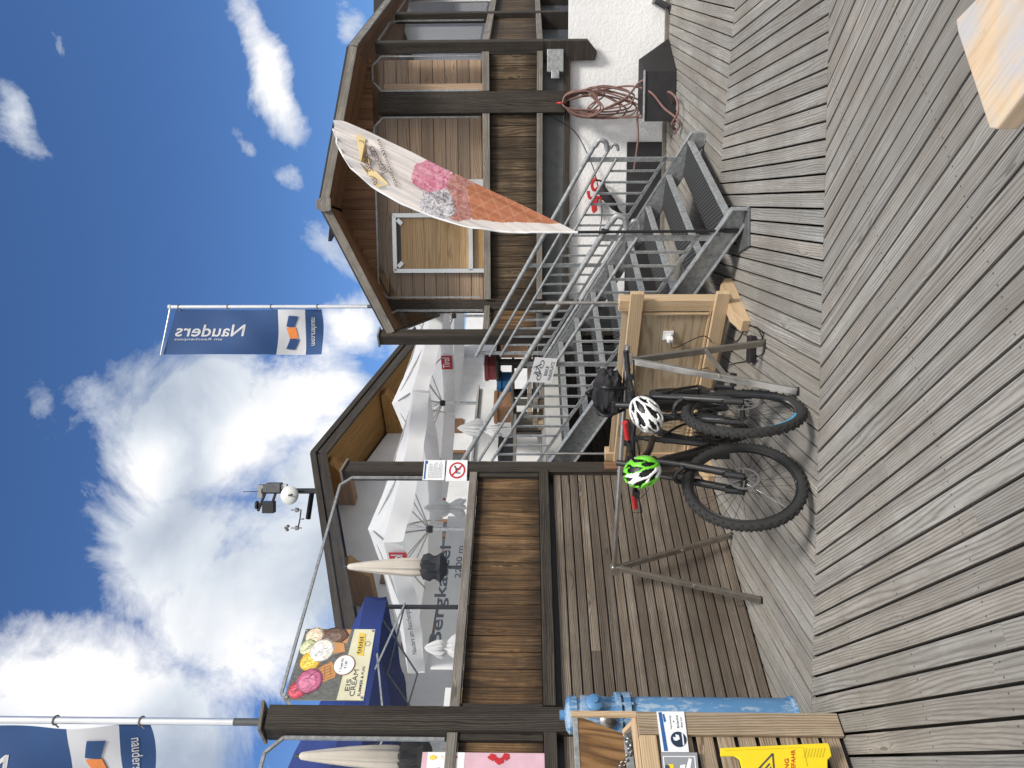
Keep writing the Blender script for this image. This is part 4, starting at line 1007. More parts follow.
# white cloths tied up (small closed parasols)
def bundle(label, p, h, r, seed):
    rn = random.Random(seed); m = MB(); n = 96; ph = [rn.uniform(0, 6) for _ in range(5)]
    prof = [(0, .10), (.06, .28), (.2, .5), (.36, .72), (.5, .8), (.58, .6), (.62, .42), (.68, .5), (.8, .82), (.92, 1), (1, .95)]
    def rad(k, f, q):
        a = 2 * math.pi * k / n
        return r * q * (1 + .26 * math.sin(a * 9 + ph[0] + f * 2) * min(1, f * 3 + .2) + .14 * math.sin(a * 17 + ph[1] - f * 5) + .16 * math.sin(a * 3 + ph[2] + f * 4))
    vs = [p + Z * (h * (1 - f) + .03 * math.sin(k * .4 + ph[3]) * f) + V3((math.cos(2 * math.pi * k / n), math.sin(2 * math.pi * k / n), 0)) * rad(k, f, q) for f, q in prof for k in range(n)]
    m.add(vs, [[i * n + k, i * n + (k + 1) % n, (i + 1) * n + (k + 1) % n, (i + 1) * n + k] for i in range(len(prof) - 1) for k in range(n)], None, 0, True)
    o = thing('tied_parasol', label, 'parasol', V3((p.x, p.y, FL)), 0, 'small white parasols tied up'); m.build('canopy', M['cloth_white'], o)
    m = MB(); m.tube([V3((p.x, p.y, FL)), p + Z * h * 1.02], .016, 8); m.build('pole', M['alu'], o)
    m = MB(); m.lathe(V3((p.x, p.y, FL)), [(.2, 0), (.2, .05), (.04, .07)], Z, 16); m.build('base', M['concrete'], o)
bundle('small white parasol tied up beside the boxes beyond the stairs', at(500, 428, 10.6), .62, .13, 1)
bundle('small white parasol tied up below the big parasol, right end of the glass', at(464, 508, 11.0), .6, .12, 2)
bundle('small white parasol tied up at the left end of the banner', at(458, 648, 9.9), .46, .12, 3)

# ================================================================== THINGS ON THE TERRACE
def rbox(p, sx, sy, sz, mat, name, label, cat, bevel=.008, lid=None, part=None):
    """open or lidded box with base corner centre p"""
    o = thing(name, label, cat, p)
    m = MB(); w = .02
    for sg in (-1, 1):
        m.box(p + D * sg * (sx / 2 - w / 2) + Z * sz / 2, (w, sy, sz), (D, E, Z)); m.box(p + E * sg * (sy / 2 - w / 2) + Z * sz / 2, (sx - 2 * w - .002, w, sz), (D, E, Z))
    m.box(p + Z * w / 2, (sx - 2 * w - .004, sy - 2 * w - .004, w), (D, E, Z)); m.build('sides', mat, o, bevel=bevel * .4)
    m = MB()
    for sg in (-1, 1): m.box(p + E * sg * (sy / 2) + Z * (sz - .03), (sx + .02, .03, .05), (D, E, Z))
    for sg in (-1, 1): m.box(p + D * sg * (sx / 2) + Z * (sz - .03), (.03, sy - .032, .05), (D, E, Z))
    m.build('rim', mat, o, bevel=.004)
    if lid: m = MB(); m.box(p + Z * (sz + .012), (sx + .03, sy + .03, .02), (D, E, Z)); m.build('lid', lid, o, bevel=.004)
    return o
def ttable(label, p, sx, sy, h, mat):
    o = thing('terrace_table', label, 'table', p)
    m = MB(); n = 5
    for k in range(n): m.board(p + Z * h - D * sx / 2 + E * (sy * ((k + .5) / n - .5)), p + Z * h + D * sx / 2 + E * (sy * ((k + .5) / n - .5)), sy / n - .006, .035, E)
    m.build('tabletop', mat, o, bevel=.003)
    for a in (-1, 1):
        for b in (-1, 1): m = MB(); m.board(p + D * a * (sx / 2 - .08) + E * b * (sy / 2 - .08), p + D * a * (sx / 2 - .08) + E * b * (sy / 2 - .08) + Z * (h - .019), .07, .07, D); m.build('leg', mat, o, bevel=.004)
    return o
def on(x, y, Y): p = at(x, y, Y); return V3((p.x, p.y, FL))
tp = on(500, 362, 10.6); ttable('dark wooden terrace table carrying a dark red box', tp, .9, .7, .62, M['dark_post'])
rbox(tp + Z * .64 - D * .1, .34, .25, .17, colour('dark_red_plastic', (.16, .02, .025)), 'red_box', 'dark red plastic box standing on the dark terrace table', 'box', lid=M['white_paint'])
tp2 = on(500, 398, 10.2); ttable('lower wooden terrace table carrying a blue crate and a wooden crate', tp2, 1.0, .7, .40, M['grey_trim'])
rbox(tp2 + Z * .42 + D * .25, .36, .28, .2, colour('mid_blue_plastic', (.03, .14, .33)), 'blue_crate', 'blue plastic crate on the lower terrace table', 'crate', lid=M['paper'])
rbox(tp2 + Z * .42 - D * .2, .34, .28, .24, M['soffit'], 'wooden_crate', 'reddish wooden crate on the lower terrace table', 'crate')
rbox(on(500, 452, 9.5) + Z * .38, .3, .25, .2, M['black'], 'black_crate', 'black crate on a wooden bench beside the notices post', 'crate')
bp = on(500, 446, 9.5); b = thing('terrace_bench', 'plain wooden bench carrying the black crate', 'bench', bp)
m = MB()
for k in (-1, 0, 1): m.board(bp + Z * .36 - D * .65 + E * k * .12, bp + Z * .36 + D * .65 + E * k * .12, .112, .035, E)
m.build('seat', M['grey_trim'], b, bevel=.003)
for a in (-.5, .5):
    m = MB(); m.board(bp + D * a, bp + D * a + Z * .34, .3, .05, E); m.build('leg', M['grey_trim'], b, bevel=.003)
# firewood stack under the terrace table zone
def stack(p, label, nn, seed):
    o = thing('plank_pile', label, 'plank pile', p); rn = random.Random(seed)
    for k in range(nn):
        m = MB(); a = rn.uniform(-.25, .25); d = (D * math.cos(a) + E * math.sin(a)); q = p + Z * (.03 + (k // 3) * .07) + E * ((k % 3) * .16 - .16)
        m.board(q - d * rn.uniform(.4, .6), q + d * rn.uniform(.4, .6), .13, .055, E); m.build('plank', M['crate'] if k % 3 else M['grey_trim'], o, bevel=.004)
stack(on(530, 380, 9.0), 'loose pile of pale planks at the head of the stairs', 9, 3)
tag(MB().board(at(468, 345, 10.0), at(468, 385, 9.6), .02, .05).build('yellow_bar', M['yellow']), 'thin yellow bar lying across behind the stair railing', 'bar') if False else None
# white counter
cp = on(500, 440, 11.6); c_ = thing('white_counter', 'white serving counter below the parasol beyond the notices post', 'counter', cp)
m = MB(); m.box(cp + Z * .5, (1.9, .6, 1.0), (D, E, Z)); m.build('cabinet', M['white_paint'], c_, bevel=.01)
m = MB(); m.box(cp + Z * 1.02, (2.0, .7, .04), (D, E, Z)); m.build('worktop', M['concrete'], c_, bevel=.006)
# ================================================================== CHARGING BOARD (beside the stairs)
C0 = V3((.652, 5.80, 0)); C1 = V3((-.66, 6.83, 0)); CD = (C1 - C0).normalized(); CN = V3((-CD.y, CD.x, 0))   # CN faces the camera side
if CN.y > 0: CN = -CN
CL = (C1 - C0).length
cb = thing('charging_board', 'new pale wooden board on posts with a white socket, beside the stairs', 'board', (C0 + C1) / 2)
def cpnt(a, n, z): return C0 + CD * a + CN * n + Z * z
for a in (0.0, CL):
    m = MB(); m.board(cpnt(a, 0, .06), cpnt(a, 0, .965), .10, .10, CD); m.build('post', M['new_wood'], cb, bevel=.004)
    m = MB(); m.prism([cpnt(a - .05, -.3, 0), cpnt(a - .05, .34, 0), cpnt(a - .05, .34, .06), cpnt(a - .05, .2, .115), cpnt(a - .05, -.2, .115), cpnt(a - .05, -.3, .06)], CD * .1)
    m.build('foot', M['new_wood'], cb, bevel=.004)
    m = MB(); m.tube([cpnt(a, 0, .965), cpnt(a, 0, 1.545)], .0125, 12); m.build('rod', M['steel'], cb)
for z, w in ((.835, .105), (.165, .105)):
    m = MB(); m.board(cpnt(-.14, .073, z), cpnt(CL + .1, .073, z), w, .045); m.build('rail', M['new_wood'], cb, bevel=.004)
m = MB(); m.board(cpnt(.052, .02, .5), cpnt(CL - .052, .02, .5), .86, .022); m.build('panel', M['ply'], cb)
m = MB(); m.board(cpnt(.052, .04, .23), cpnt(CL - .052, .04, .23), .02, .018); m.board(cpnt(.075, .045, .24), cpnt(.075, .045, .77), .02, .02, CD); m.build('trim', M['new_wood'], cb, bevel=.003)
m = MB(); m.box(cpnt(.29, .04, .54), (.085, .018, .085), (CD, CN, Z)); m.box(cpnt(.29, .055, .54), (.05, .012, .05), (CD, CN, Z)); so = m.build('socket', M['white_gloss'], cb, bevel=.004)
m = MB(); m.box(cpnt(.29, .04, .30), (.0, .0, .0)) if False else None
m.box(cpnt(1.28, .04, .62), (.085, .018, .085), (CD, CN, Z)); m.build('socket', M['white_gloss'], cb, bevel=.004)
m = MB(); m.box(cpnt(.30, .085, .53), (.045, .05, .05), (CD, CN, Z)); pg = m.build('plug', M['white_gloss'], None, bevel=.01)
tag(pg, 'white plug pushed into the socket of the charging board', 'plug')
# charger and its cables on the deck
ch0, ch1 = G(744, 352, .03), G(757, 345, .03)
chc = G(751, 349, .03); dch = (G(752, 336, .0) - G(751, 361, .0)).normalized()
ch = thing('battery_charger', 'black battery charger lying on the deck at the rack foot with its cables', 'charger', (chc.x, chc.y, 0))
m = MB(); m.box(V3((chc.x, chc.y, .028)), (.2, .085, .052), (dch, Z.cross(dch), Z)); m.build('case', M['black'], ch, bevel=.008)
pA_ = cpnt(.30, .11, .53)
m = MB(); m.tube(smooth([pA_, cpnt(.33, .16, .50), G(704, 336, .28), G(716, 349, .12), G(726, 347, .02), G(738, 340, .008), G(746, 327, .008), G(756, 327, .008), G(763, 334, .008), G(760, 340, .012), V3((chc.x, chc.y, .03)) + dch * .1], 6), .004, 6); m.build('mains_cable', M['black'], ch)
m = MB(); m.tube(smooth([V3((chc.x, chc.y, .03)) - dch * .1, G(757, 360, .01), G(752, 361, .008), G(742, 362, .008), G(732, 364, .01), G(722, 368, .05), G(706, 368, .2), G(697, 372, .35)], 6), .004, 6)
m.tube(smooth([G(757, 327, .008), G(763, 340, .008), G(764, 352, .008), G(757, 357, .02)], 6), .004, 6); m.build('charging_cable', M['black'], ch)

# ================================================================== BIKE RACK
RL, RR = V3((-1.44, 5.59, 1.03)), V3((.175, 4.85, 1.03)); RD = (RR - RL).normalized()
rk = thing('bike_rack', 'steel bike rack with a round bar on two A shaped legs, holding the mountain bikes', 'rack', ((RL + RR) / 2).xy.to_3d())
m = MB(); m.tube([RL, RR + RD * .09], .019, 14); m.build('bar', M['steel'], rk)
for top, feet in ((RL, (G(732, 535.5), G(762, 600))), (RR - RD * .0, (G(765, 343), G(798, 391)))):
    for k, ft in enumerate(feet):
        m = MB(); a = top - Z * .02 + RD * (.02 if top is RL else -.02); b = V3((ft.x, ft.y, .006))
        m.board(a, b, .042, .03, RD); leg = m.build('leg', M['steel_brown'] if not (top is not RL and k == 1) else M['steel'], rk, bevel=.002)
        m = MB(); m.box(V3((ft.x, ft.y, .004)), (.05, .045, .008)); m.build('end_cap', M['black'], leg)
        m = MB(); c = a * .45 + b * .55; m.lathe(c - V3((0, .018, 0)), [(.012, 0), (.012, -.008), (.001, -.01)], V3((0, 1, 0)), 8); m.build('bolt', M['chain'], leg)
    m = MB(); m.box(top - Z * .005, (.075, .05, .06), (RD, Z.cross(RD), Z)); m.build('bracket', M['steel'], rk, bevel=.004)
f0, f1p = G(765, 343), G(798, 391); a = RR * .45 + V3((f0.x, f0.y, 0)) * .55; b = RR * .4 + V3((f1p.x, f1p.y, 0)) * .6
m = MB(); m.board(a, b, .03, .012); m.build('brace', M['steel_brown'], rk)

# ================================================================== BIKES  (local: x forward, y left, z up)
BX = lambda x, y, z: V3((x, y, z))
HA = R(66); AXD = V3((-math.cos(HA), 0, math.sin(HA))); FA = V3((1.18, 0, .37)); CR = FA + V3((-.045, 0, .02)) + AXD * .55
HT0, HT1 = CR, CR + AXD * .13
def make_bike(label, steer, accent, grip_m, lev):
    root = thing('mountain_bike', label, 'bicycle', (0, 0, 0), 0, 'mountain bikes hung on the rack')
    Rm = Matrix.Translation(CR) @ Matrix.Rotation(steer, 4, AXD) @ Matrix.Translation(-CR)
    S = lambda p: Rm @ V3(p)
    BB = V3((.44, 0, .345)); ST = V3((.27, 0, .83)); RA_ = V3((0, 0, .37))
    m = MB()
    m.tube([HT0 + AXD * .0, HT1], .028, 14)
    m.tube(smooth([HT0 + AXD * .03, (HT0 + BB) / 2 + V3((.06, 0, .03)), BB + V3((.10, 0, .05))], 5), [.044] * 3 + [.05] * 5 + [.052] * 3, 12)
    m.tube(smooth([HT1 - AXD * .02, V3((.6, 0, .86)), ST + V3((-.01, 0, -.06))], 5), .024, 10)
    m.tube([BB, ST], .021, 10)
    for sg in (1, -1):
        m.tube(smooth([BB + V3((-.02, sg * .04, .03)), V3((.22, sg * .06, .36)), V3((0, sg * .068, .37))], 4), .014, 8)
        m.tube(smooth([ST + V3((.01, sg * .03, -.14)), V3((.15, sg * .055, .56)), V3((0, sg * .066, .38))], 4), .010, 8)
    fr = m.build('frame', M['black_paint'], root)
    m = MB(); m.box(BB + V3((.03, 0, .015)), (.2, .12, .15)); m.lathe(BB + V3((.0, -.07, 0)), [(.07, 0), (.075, .02), (.075, .12), (.07, .14)], V3((0, 1, 0)), 18); m.build('motor', M['black'], root, bevel=.025)
    dd = (BB - HT0).normalized()
    for sg in (1, -1):
        f = plane_map(HT0 + dd * .16 + V3((0, sg * .053, 0)), dd, V3((-dd.z, 0, dd.x)), V3((0, sg, 0)), .0); m = MB()
        put_poly(m, [(.0, -.024), (.08, -.0), (.0, .024)], f, 1)
        for k in range(4): put_poly(m, [(.1 + k * .045, -.018), (.13 + k * .045, -.018), (.14 + k * .045, .018), (.11 + k * .045, .018)], f, 0)
        if accent: m.build('frame_stripe', [M[accent], M['yellow']], fr)
    m = MB(); m.tube([ST + V3((.02, 0, -.08)), V3((.245, 0, .93))], .0155, 10); m.build('seat_post', M['black_paint'], root)
    m = MB()
    def sad(i, j):
        x = .11 + .28 * i; w = .068 * (1 - i) ** .8 + .018 * (1 - (i - .5) ** 2); a = math.pi * (j - .5)
        return V3((x, w * math.sin(a) * 1.15, .95 + .03 * math.cos(a) + .018 * (abs(i - .45) * 2) ** 2 - (.03 if abs(j - .5) > .45 else 0)))
    m.grid(sad, 14, 12); m.build('saddle', M['black'], root, solid=.018)
    def wheel(c, tr, nm, disc_r):
        m = MB(); ax = tr.to_3x3() @ V3((0, 1, 0)); C = tr @ c
        a = tr.to_3x3() @ V3((1, 0, 0)); b = V3(ax).cross(a) * -1
        m.ring(C, ax, .308, .011, 56, 8, 0, 1.3)
        m.lathe(C - ax * .05, [(.012, 0), (.026, .005), (.026, .018), (.016, .022), (.016, .078), (.026, .082), (.026, .095), (.012, .1)], ax, 14)
        for k in range(28):
            th = 2 * math.pi * k / 28; sg = 1 if k % 2 else -1; t2 = th + .55 * (1 if k % 4 < 2 else -1)
            p = C + (a * math.cos(t2) + b * math.sin(t2)) * .025 + ax * sg * .036; q = C + (a * math.cos(th) + b * math.sin(th)) * .3
            m.tube([p, q], .0013, 4, cap=False)
        w = m.build(nm, M['black_paint'], root)
        m = MB(); m.ring(C, ax, .339, .030, 72, 12, 0, .95)
        for k in range(84):
            th = 2 * math.pi * k / 84; d = a * math.cos(th) + b * math.sin(th); tg = -a * math.sin(th) + b * math.cos(th)
            offs = (-.0085, .0085) if k % 2 else (-.021, .021)
            for o_ in offs:
                up2 = (d + ax * (o_ * 14)).normalized() if abs(o_) > .01 else d
                pos = C + d * (.339 + (.0285 if abs(o_) < .01 else .0205)) + ax * o_
                m.box(pos, (.014, .011, .009), (tg, up2.cross(tg).normalized(), up2))
        m.build('tyre', M['rubber'], w)
        if nm == 'front_wheel' and accent:
            m = MB()
            for sg in (1, -1):
                vs = []
                for i in range(13):
                    th = -.2 - .9 * i / 12; d = a * math.cos(th) + b * math.sin(th)
                    vs += [C + d * .302 + ax * sg * .0155, C + d * .316 + ax * sg * .0145]
                m.add(vs, [[2 * i, 2 * i + 1, 2 * i + 3, 2 * i + 2] for i in range(12)])
            m.build('rim_stripe', M[accent], w)
        m = MB(); C2 = C + ax * .052
        for k in range(18):
            th = 2 * math.pi * k / 18; d0 = a * math.cos(th) + b * math.sin(th); 
            th1 = th + .2; d1 = a * math.cos(th1) + b * math.sin(th1)
        put_ring(m, 0, 0, disc_r - .016, disc_r, plane_map(C2, a, b, ax, 0), 0, 1, 36)
        for k in range(6):
            th = k * math.pi / 3; m.board(C2 + (a * math.cos(th) + b * math.sin(th)) * .02, C2 + (a * math.cos(th + .3) + b * math.sin(th + .3)) * (disc_r - .008), .008, .002, a * -math.sin(th) + b * math.cos(th))
        m.build('brake_disc', M['chain'], w, solid=.002)
        return w
    wheel(RA_, Matrix.Identity(4), 'rear_wheel', .08)
    wheel(FA, Rm, 'front_wheel', .095)
    m = MB()
    for sg in (1, -1):
        o_ = V3((0, sg * .067, 0)); m.tube([S(CR + o_ + AXD * -.02), S(CR + o_ - AXD * .2)], .0175, 12); m.tube([S(CR + o_ - AXD * .2), S(FA + o_ + V3((-.04, 0, .06)))], .0245, 12); m.tube([S(FA + o_ + V3((-.045, 0, .1))), S(FA + o_ + V3((0, 0, -.005)))], [.024, .019], 10)
    m.tube(smooth([S(CR + V3((0, sg * .075, -.02))) for sg in (1, .5, -.5, -1)], 3), .026, 10)
    m.tube(smooth([S(CR - AXD * .21 + V3((.025, .072, 0))), S(CR - AXD * .15 + V3((.06, .03, 0))), S(CR - AXD * .15 + V3((.06, -.03, 0))), S(CR - AXD * .21 + V3((.025, -.072, 0)))], 4), .016, 8)
    m.box(S(FA + V3((-.06, .055, .075))), (.06, .03, .09)); m.tube([S(FA + V3((0, -.085, 0))), S(FA + V3((0, .085, 0)))], .011, 8)
    fk = m.build('fork', M['black_paint'], root)
    m = MB(); hb = HT1 - AXD * .03; cl = hb + V3((.05, 0, .01))
    m.tube([S(HT1), S(HT1 + AXD * .1)], .02, 10); m.tube([S(hb), S(cl)], .018, 8)
    pts = [cl + V3((-.045, -.375, .028)), cl + V3((-.03, -.24, .024)), cl + V3((-.004, -.1, .008)), cl, cl + V3((-.004, .1, .008)), cl + V3((-.03, .24, .024)), cl + V3((-.045, .375, .028))]
    m.tube([S(p) for p in smooth(pts, 4)], .0145, 10)
    m.box(S(cl + V3((.0, .09, .035))), (.05, .06, .03)) 
    hbo = m.build('handlebar', M['black_paint'], root)
    for sg in (1, -1):
        p0, p1 = cl + V3((-.045, sg * .385, .028)), cl + V3((-.032, sg * .255, .025)); m = MB()
        m.tube([S(p0 * (1 - f) + p1 * f) for f in (0, .06, .1, .3, .5, .7, .9, 1)], [.017, .019, .017, .0175, .0165, .0175, .017, .019], 12); m.build('grip', M[grip_m], hbo)
        m = MB(); q = cl + V3((-.025, sg * .215, .02)); m.box(S(q + V3((.02, 0, -.01))), (.05, .04, .035)); m.tube(smooth([S(q + V3((.03, 0, -.01))), S(q + V3((.075, sg * .04, -.02))), S(q + V3((.07, sg * .13, -.025)))], 4), .0065, 6)
        m.tube(smooth([S(q + V3((.03, 0, 0))), S(q + V3((.12, -sg * .04, .0))), S(cl + V3((.12, sg * .06, -.06))), S(HT0 + V3((.05, sg * .03, .04)))], 6), .003, 5)
        m.build('brake_lever', M['black'], hbo, bevel=.003)
    m = MB(); c = BB + V3((0, -.075, 0)); m.ring(c, V3((0, 1, 0)), .07, .006, 32, 6, 0, .5)
    for k in range(32): th = 2 * math.pi * k / 32; m.box(c + V3((math.cos(th), 0, math.sin(th))) * .077, (.008, .004, .008))
    for k in range(4): th = k * math.pi / 2 + .4; m.tube([c, c + V3((math.cos(th), 0, math.sin(th))) * .068], .007, 5)
    m.build('chainring', M['black'], root)
    for sg, an in ((-1, 2.6), (1, 2.6 + math.pi)):
        m = MB(); e = BB + V3((.165 * math.cos(an), sg * .095, .165 * math.sin(an))); m.tube([BB + V3((0, sg * .07, 0)), BB + V3((0, sg * .095, 0)), e], [.018, .017, .013], 8); ck = m.build('crank', M['black_paint'], root)
        m = MB(); m.box(e + V3((0, sg * .06, 0)), (.1, .09, .018)); m.tube([e, e + V3((0, sg * .05, 0))], .008, 6); m.build('pedal', M['black'], ck, bevel=.004)
    m = MB()
    for r_, o_ in ((.045, -.048), (.038, -.043), (.031, -.038), (.024, -.034)): m.ring(V3((0, o_, .37)), V3((0, 1, 0)), r_, .004, 24, 6, 0, .5)
    m.build('cassette', M['chain'], root)
    m = MB(); up_, lo_ = [], []
    m.tube([V3((.44, -.075, .345 + .073)), V3((0, -.044, .37 + .046))], .004, 6); m.tube([V3((.44, -.075, .345 - .073)), V3((.03, -.046, .22)), V3((-.01, -.044, .25)), V3((.04, -.044, .33))], .004, 6); m.build('chain', M['chain'], root)
    m = MB(); m.board(V3((.0, -.06, .35)), V3((.035, -.055, .22)), .03, .014, V3((1, 0, 0))); m.ring(V3((.035, -.05, .22)), V3((0, 1, 0)), .02, .005, 14, 6); m.box(V3((.0, -.07, .33)), (.05, .03, .05)); m.build('derailleur', M['black'], root, bevel=.004)
    return root
def place_bike(root, contact, alpha):
    # contact: ground point under the front axle, alpha: heading angle from straight towards the camera to the left
    hd = V3((-math.sin(alpha), -math.cos(alpha), 0)); rz_ = math.atan2(hd.y, hd.x)
    root.rotation_euler = (0, 0, rz_); off = Matrix.Rotation(rz_, 3, 'Z') @ V3((1.18, 0, 0)); root.location = (contact.x - off.x, contact.y - off.y, 0)
    return Matrix.Translation(root.location) @ Matrix.Rotation(rz_, 4, 'Z')
b1 = make_bike('black mountain bike with red grips in front, green helmet on its handlebar', R(-25), None, 'red', 1)
mb1 = place_bike(b1, V3((-.605, 4.45, 0)), R(13))
colour('cyan_accent', (.03, .33, .55))
b2 = make_bike('black mountain bike with blue and yellow marks behind, white helmet on its handlebar', R(-15), 'cyan_accent', 'black', 1)
mb2 = place_bike(b2, V3((-.165, 4.47, 0)), R(4))

# ================================================================== HELMETS
def helmet(name, label, loc, axis, upv, L, Wd, Hh, shell, second=None, seed=1):
    """dome pointing along axis, long side along upv"""
    ax = V3(axis).normalized(); u = V3(upv); u = (u - ax * u.dot(ax)).normalized(); v = ax.cross(u)
    o = thing(name, label, 'helmet', loc, 0)
    loc = V3(loc)
    def P(i, j, k=1.0):           # i around, j from crown to rim
        th = 2 * math.pi * i; ph = j * math.pi * .56
        r = math.sin(ph); 
        return loc + (u * math.cos(th) * r * L / 2 + v * math.sin(th) * r * Wd / 2 * (1 + .06 * math.cos(th)) + ax * (math.cos(ph) * Hh)) * k
    # shell: ribs running front to back with teardrop vents between
    nx, ny = 64, 44
    def Q(i, j, k=1.0):           # i across (-1..1), j along (-1..1)
        a = (i - .5) * 2; b = (j - .5) * 2
        e = 1.0; x = a * math.sqrt(max(0, 1 - b * b / 2)); y = b * math.sqrt(max(0, 1 - a * a / 2)); r = min(1, math.hypot(x, y)); ph = r * math.pi * .55; f = math.sin(ph) / max(r, 1e-5)
        return loc + (v * x * f * Wd / 2 + u * y * f * L / 2 + ax * (math.cos(ph) * Hh)) * k
    vents = []
    for c, rows in ((0, (-.52, .30)), (.30, (-.72, -.08, .52)), (-.30, (-.72, -.08, .52)), (.60, (-.42, .20)), (-.60, (-.42, .20)), (.84, (-.1,)), (-.84, (-.1,))):
        for r_ in rows: vents.append((c, r_, .105, .29, c * -.75))
    def skip(i, j):
        a = ((i + .5) / nx - .5) * 2; b = ((j + .5) / ny - .5) * 2
        for c, r_, w, l, sl in vents:
            y = (b - r_) / l; x = (a - c - sl * (b - r_)) / (w * (1.05 - .45 * y))
            if x * x + y * y < 1: return True
        return False
    m = MB(); m.grid(lambda i, j: Q(i, j), nx, ny, 0, True, skip)
    if second:
        fi = 0
        for j in range(ny):
            for i in range(nx):
                if skip(i, j): continue
                a = ((i + .5) / nx - .5) * 2; b = ((j + .5) / ny - .5) * 2
                m.mi[fi] = 1 if (abs(a + .1 + .2 * b) < .24 and b > -.5) or abs(a) > .9 else 0
                fi += 1
    m.build('shell', [shell] + ([second] if second else []), o, solid=.014, subsurf=1)
    m = MB(); m.grid(lambda i, j: Q(i, j, .86), 20, 20); m.build('liner', M['black'], o)
    m = MB(); c = loc - ax * .0
    for s_ in (1, -1): m.tube(smooth([c + v * s_ * Wd * .44 + u * .05, c + v * s_ * Wd * .3 - ax * .08, c - ax * .14]), .005, 5); m.tube(smooth([c + v * s_ * Wd * .44 - u * .05, c + v * s_ * Wd * .32 - ax * .07, c - ax * .14]), .005, 5)
    m.build('strap', M['black_cloth'], o)
    return o
def hp(x, y, Y): return at(x, y, Y)
helmet('cycle_helmet', 'white cycling helmet with oval vents hung on the rear bike', hp(646, 414.5, 4.62), (.12, -1, .25), (.8, .1, .55), .245, .18, .095, M['white_gloss'])
helmet('cycle_helmet', 'green and white cycling helmet hung on the front bike handlebar', hp(642, 472, 4.42), (-.15, -1, .35), (.42, .0, -.9), .225, .185, .10, M['green_gloss'], M['white_gloss'])

# backpack slung over the end of the bar
bpc = at(608, 393, 4.98)
bk = thing('backpack', 'black backpack slung over the end of the rack bar', 'backpack', bpc)
def lump(c, sx, sy, sz, seed, ax, n=22, amp=.12):
    rn = random.Random(seed); ph = [rn.uniform(0, 6) for _ in range(6)]; m = MB()
    def fn(i, j):
        th = 2 * math.pi * i; p = math.pi * (j - .5); d = V3((math.cos(th) * math.cos(p), math.sin(th) * math.cos(p), math.sin(p)))
        d = V3([math.copysign(abs(x) ** .72, x) for x in d])
        w = 1 + amp * (math.sin(d.x * 5 + ph[0]) * math.sin(d.z * 6 + ph[1]) + .6 * math.sin(d.z * 13 + d.x * 9 + ph[2]) * .6 + .4 * math.sin(d.y * 11 + d.z * 9 + ph[3]))
        return c + ax[0] * d.x * sx * w + ax[1] * d.y * sy * w + ax[2] * d.z * sz * w
    m.grid(fn, n * 2, n); return m
BAX = (RD, Z.cross(RD), Z)
lump(bpc + Z * .01, .17, .08, .095, 3, BAX).build('body', M['black_cloth'], bk)
lump(bpc + Z * -.02 - BAX[1] * .08 + RD * .03, .13, .05, .06, 5, BAX).build('pocket', M['black_cloth'], bk)
m = MB()
for s_ in (-.08, .08): m.tube(smooth([bpc + RD * s_ + Z * .1 - BAX[1] * .03, bpc + RD * (s_ * 1.3) + Z * .03 - BAX[1] * .14, bpc + RD * s_ - Z * .11 - BAX[1] * .09]), .012, 6)
m.tube(smooth([bpc - RD * .03 + Z * .1, bpc + Z * .15 - RD * .0, bpc + RD * .04 + Z * .1]), .01, 6)
m.build('strap', M['black'], bk)
pb = at(615, 406, 4.9); m = MB(); m.box(pb, (.1, .06, .055), BAX); ph_ = m.build('pouch', M['black'], bk, bevel=.012)

# ================================================================== BIN CRATE, SIGNS ON IT, HYDRANT
kc = G(838, 714.5); kt, ks = wt(kc), (kc - W0).dot(E)
def K(a, b, z): return W(kt - a, ks + b, z)            # a to the left, b back
CH = 1.10; CW = 1.15; CDp = .5
bn = thing('waste_crate', 'slatted wooden waste crate with its brown plywood lid open, at the left edge', 'crate', K(CW / 2, CDp / 2, 0))
for a in (0, CW):
    m = MB(); s_ = 1 if a == 0 else -1; m.board(K(a + s_ * .062, .0, .01), K(a + s_ * .062, .0, CH), .124, .026, D); m.build('corner_board', M['crate'], bn, bevel=.003)
    for b_ in (.06, CDp - .05): m = MB(); m.board(K(a + s_ * .004, b_, .01), K(a + s_ * .004, b_, CH), .095, .024, E); m.build('corner_board', M['crate'], bn, bevel=.003)
z = .075
while z < CH - .05:
    for b_ in (.026, CDp - .02): m = MB(); m.board(K(.01, b_, z), K(CW - .01, b_, z), .088, .02); m.build('slat', M['crate'], bn, bevel=.003)
    for a_ in (.03, CW - .03): m = MB(); m.board(K(a_, .03, z), K(a_, CDp - .03, z), .088, .02); m.build('side_slat', M['crate'], bn, bevel=.003)
    z += .112
m = MB(); m.board(K(.13, -.002, CH - .045), K(CW - .13, -.002, CH - .045), .09, .03); m.board(K(.02, .04, CH + .014), K(CW - .02, .04, CH + .014), .07, .024, E); m.build('top_rail', M['new_wood'], bn, bevel=.003)
m = MB()
for p0, p1, w in ((K(.05, .05, .5), K(CW - .05, .05, .5), 1.0), (K(.05, CDp - .05, .5), K(CW - .05, CDp - .05, .5), 1.0)): m.board(p0, p1, w, .012)
m.board(K(.055, .06, .5), K(.055, CDp - .06, .5), 1.0, .012); m.board(K(CW - .055, .06, .5), K(CW - .055, CDp - .06, .5), 1.0, .012); m.build('bin_liner', M['black'], bn)
m = MB(); h0, h1 = K(.09, CDp - .02, CH + .03), K(.03, CDp + .10, CH + .40)
ldir = (V3((0, 0, 1)) * .37 + E * .12)
m.prism([K(.02, .21, CH + .04), K(-.12, .27, CH + .305), K(CW, .27, CH + .305), K(CW, .21, CH + .04)], E * .018); lid = m.build('lid', M['old_ply'], bn)
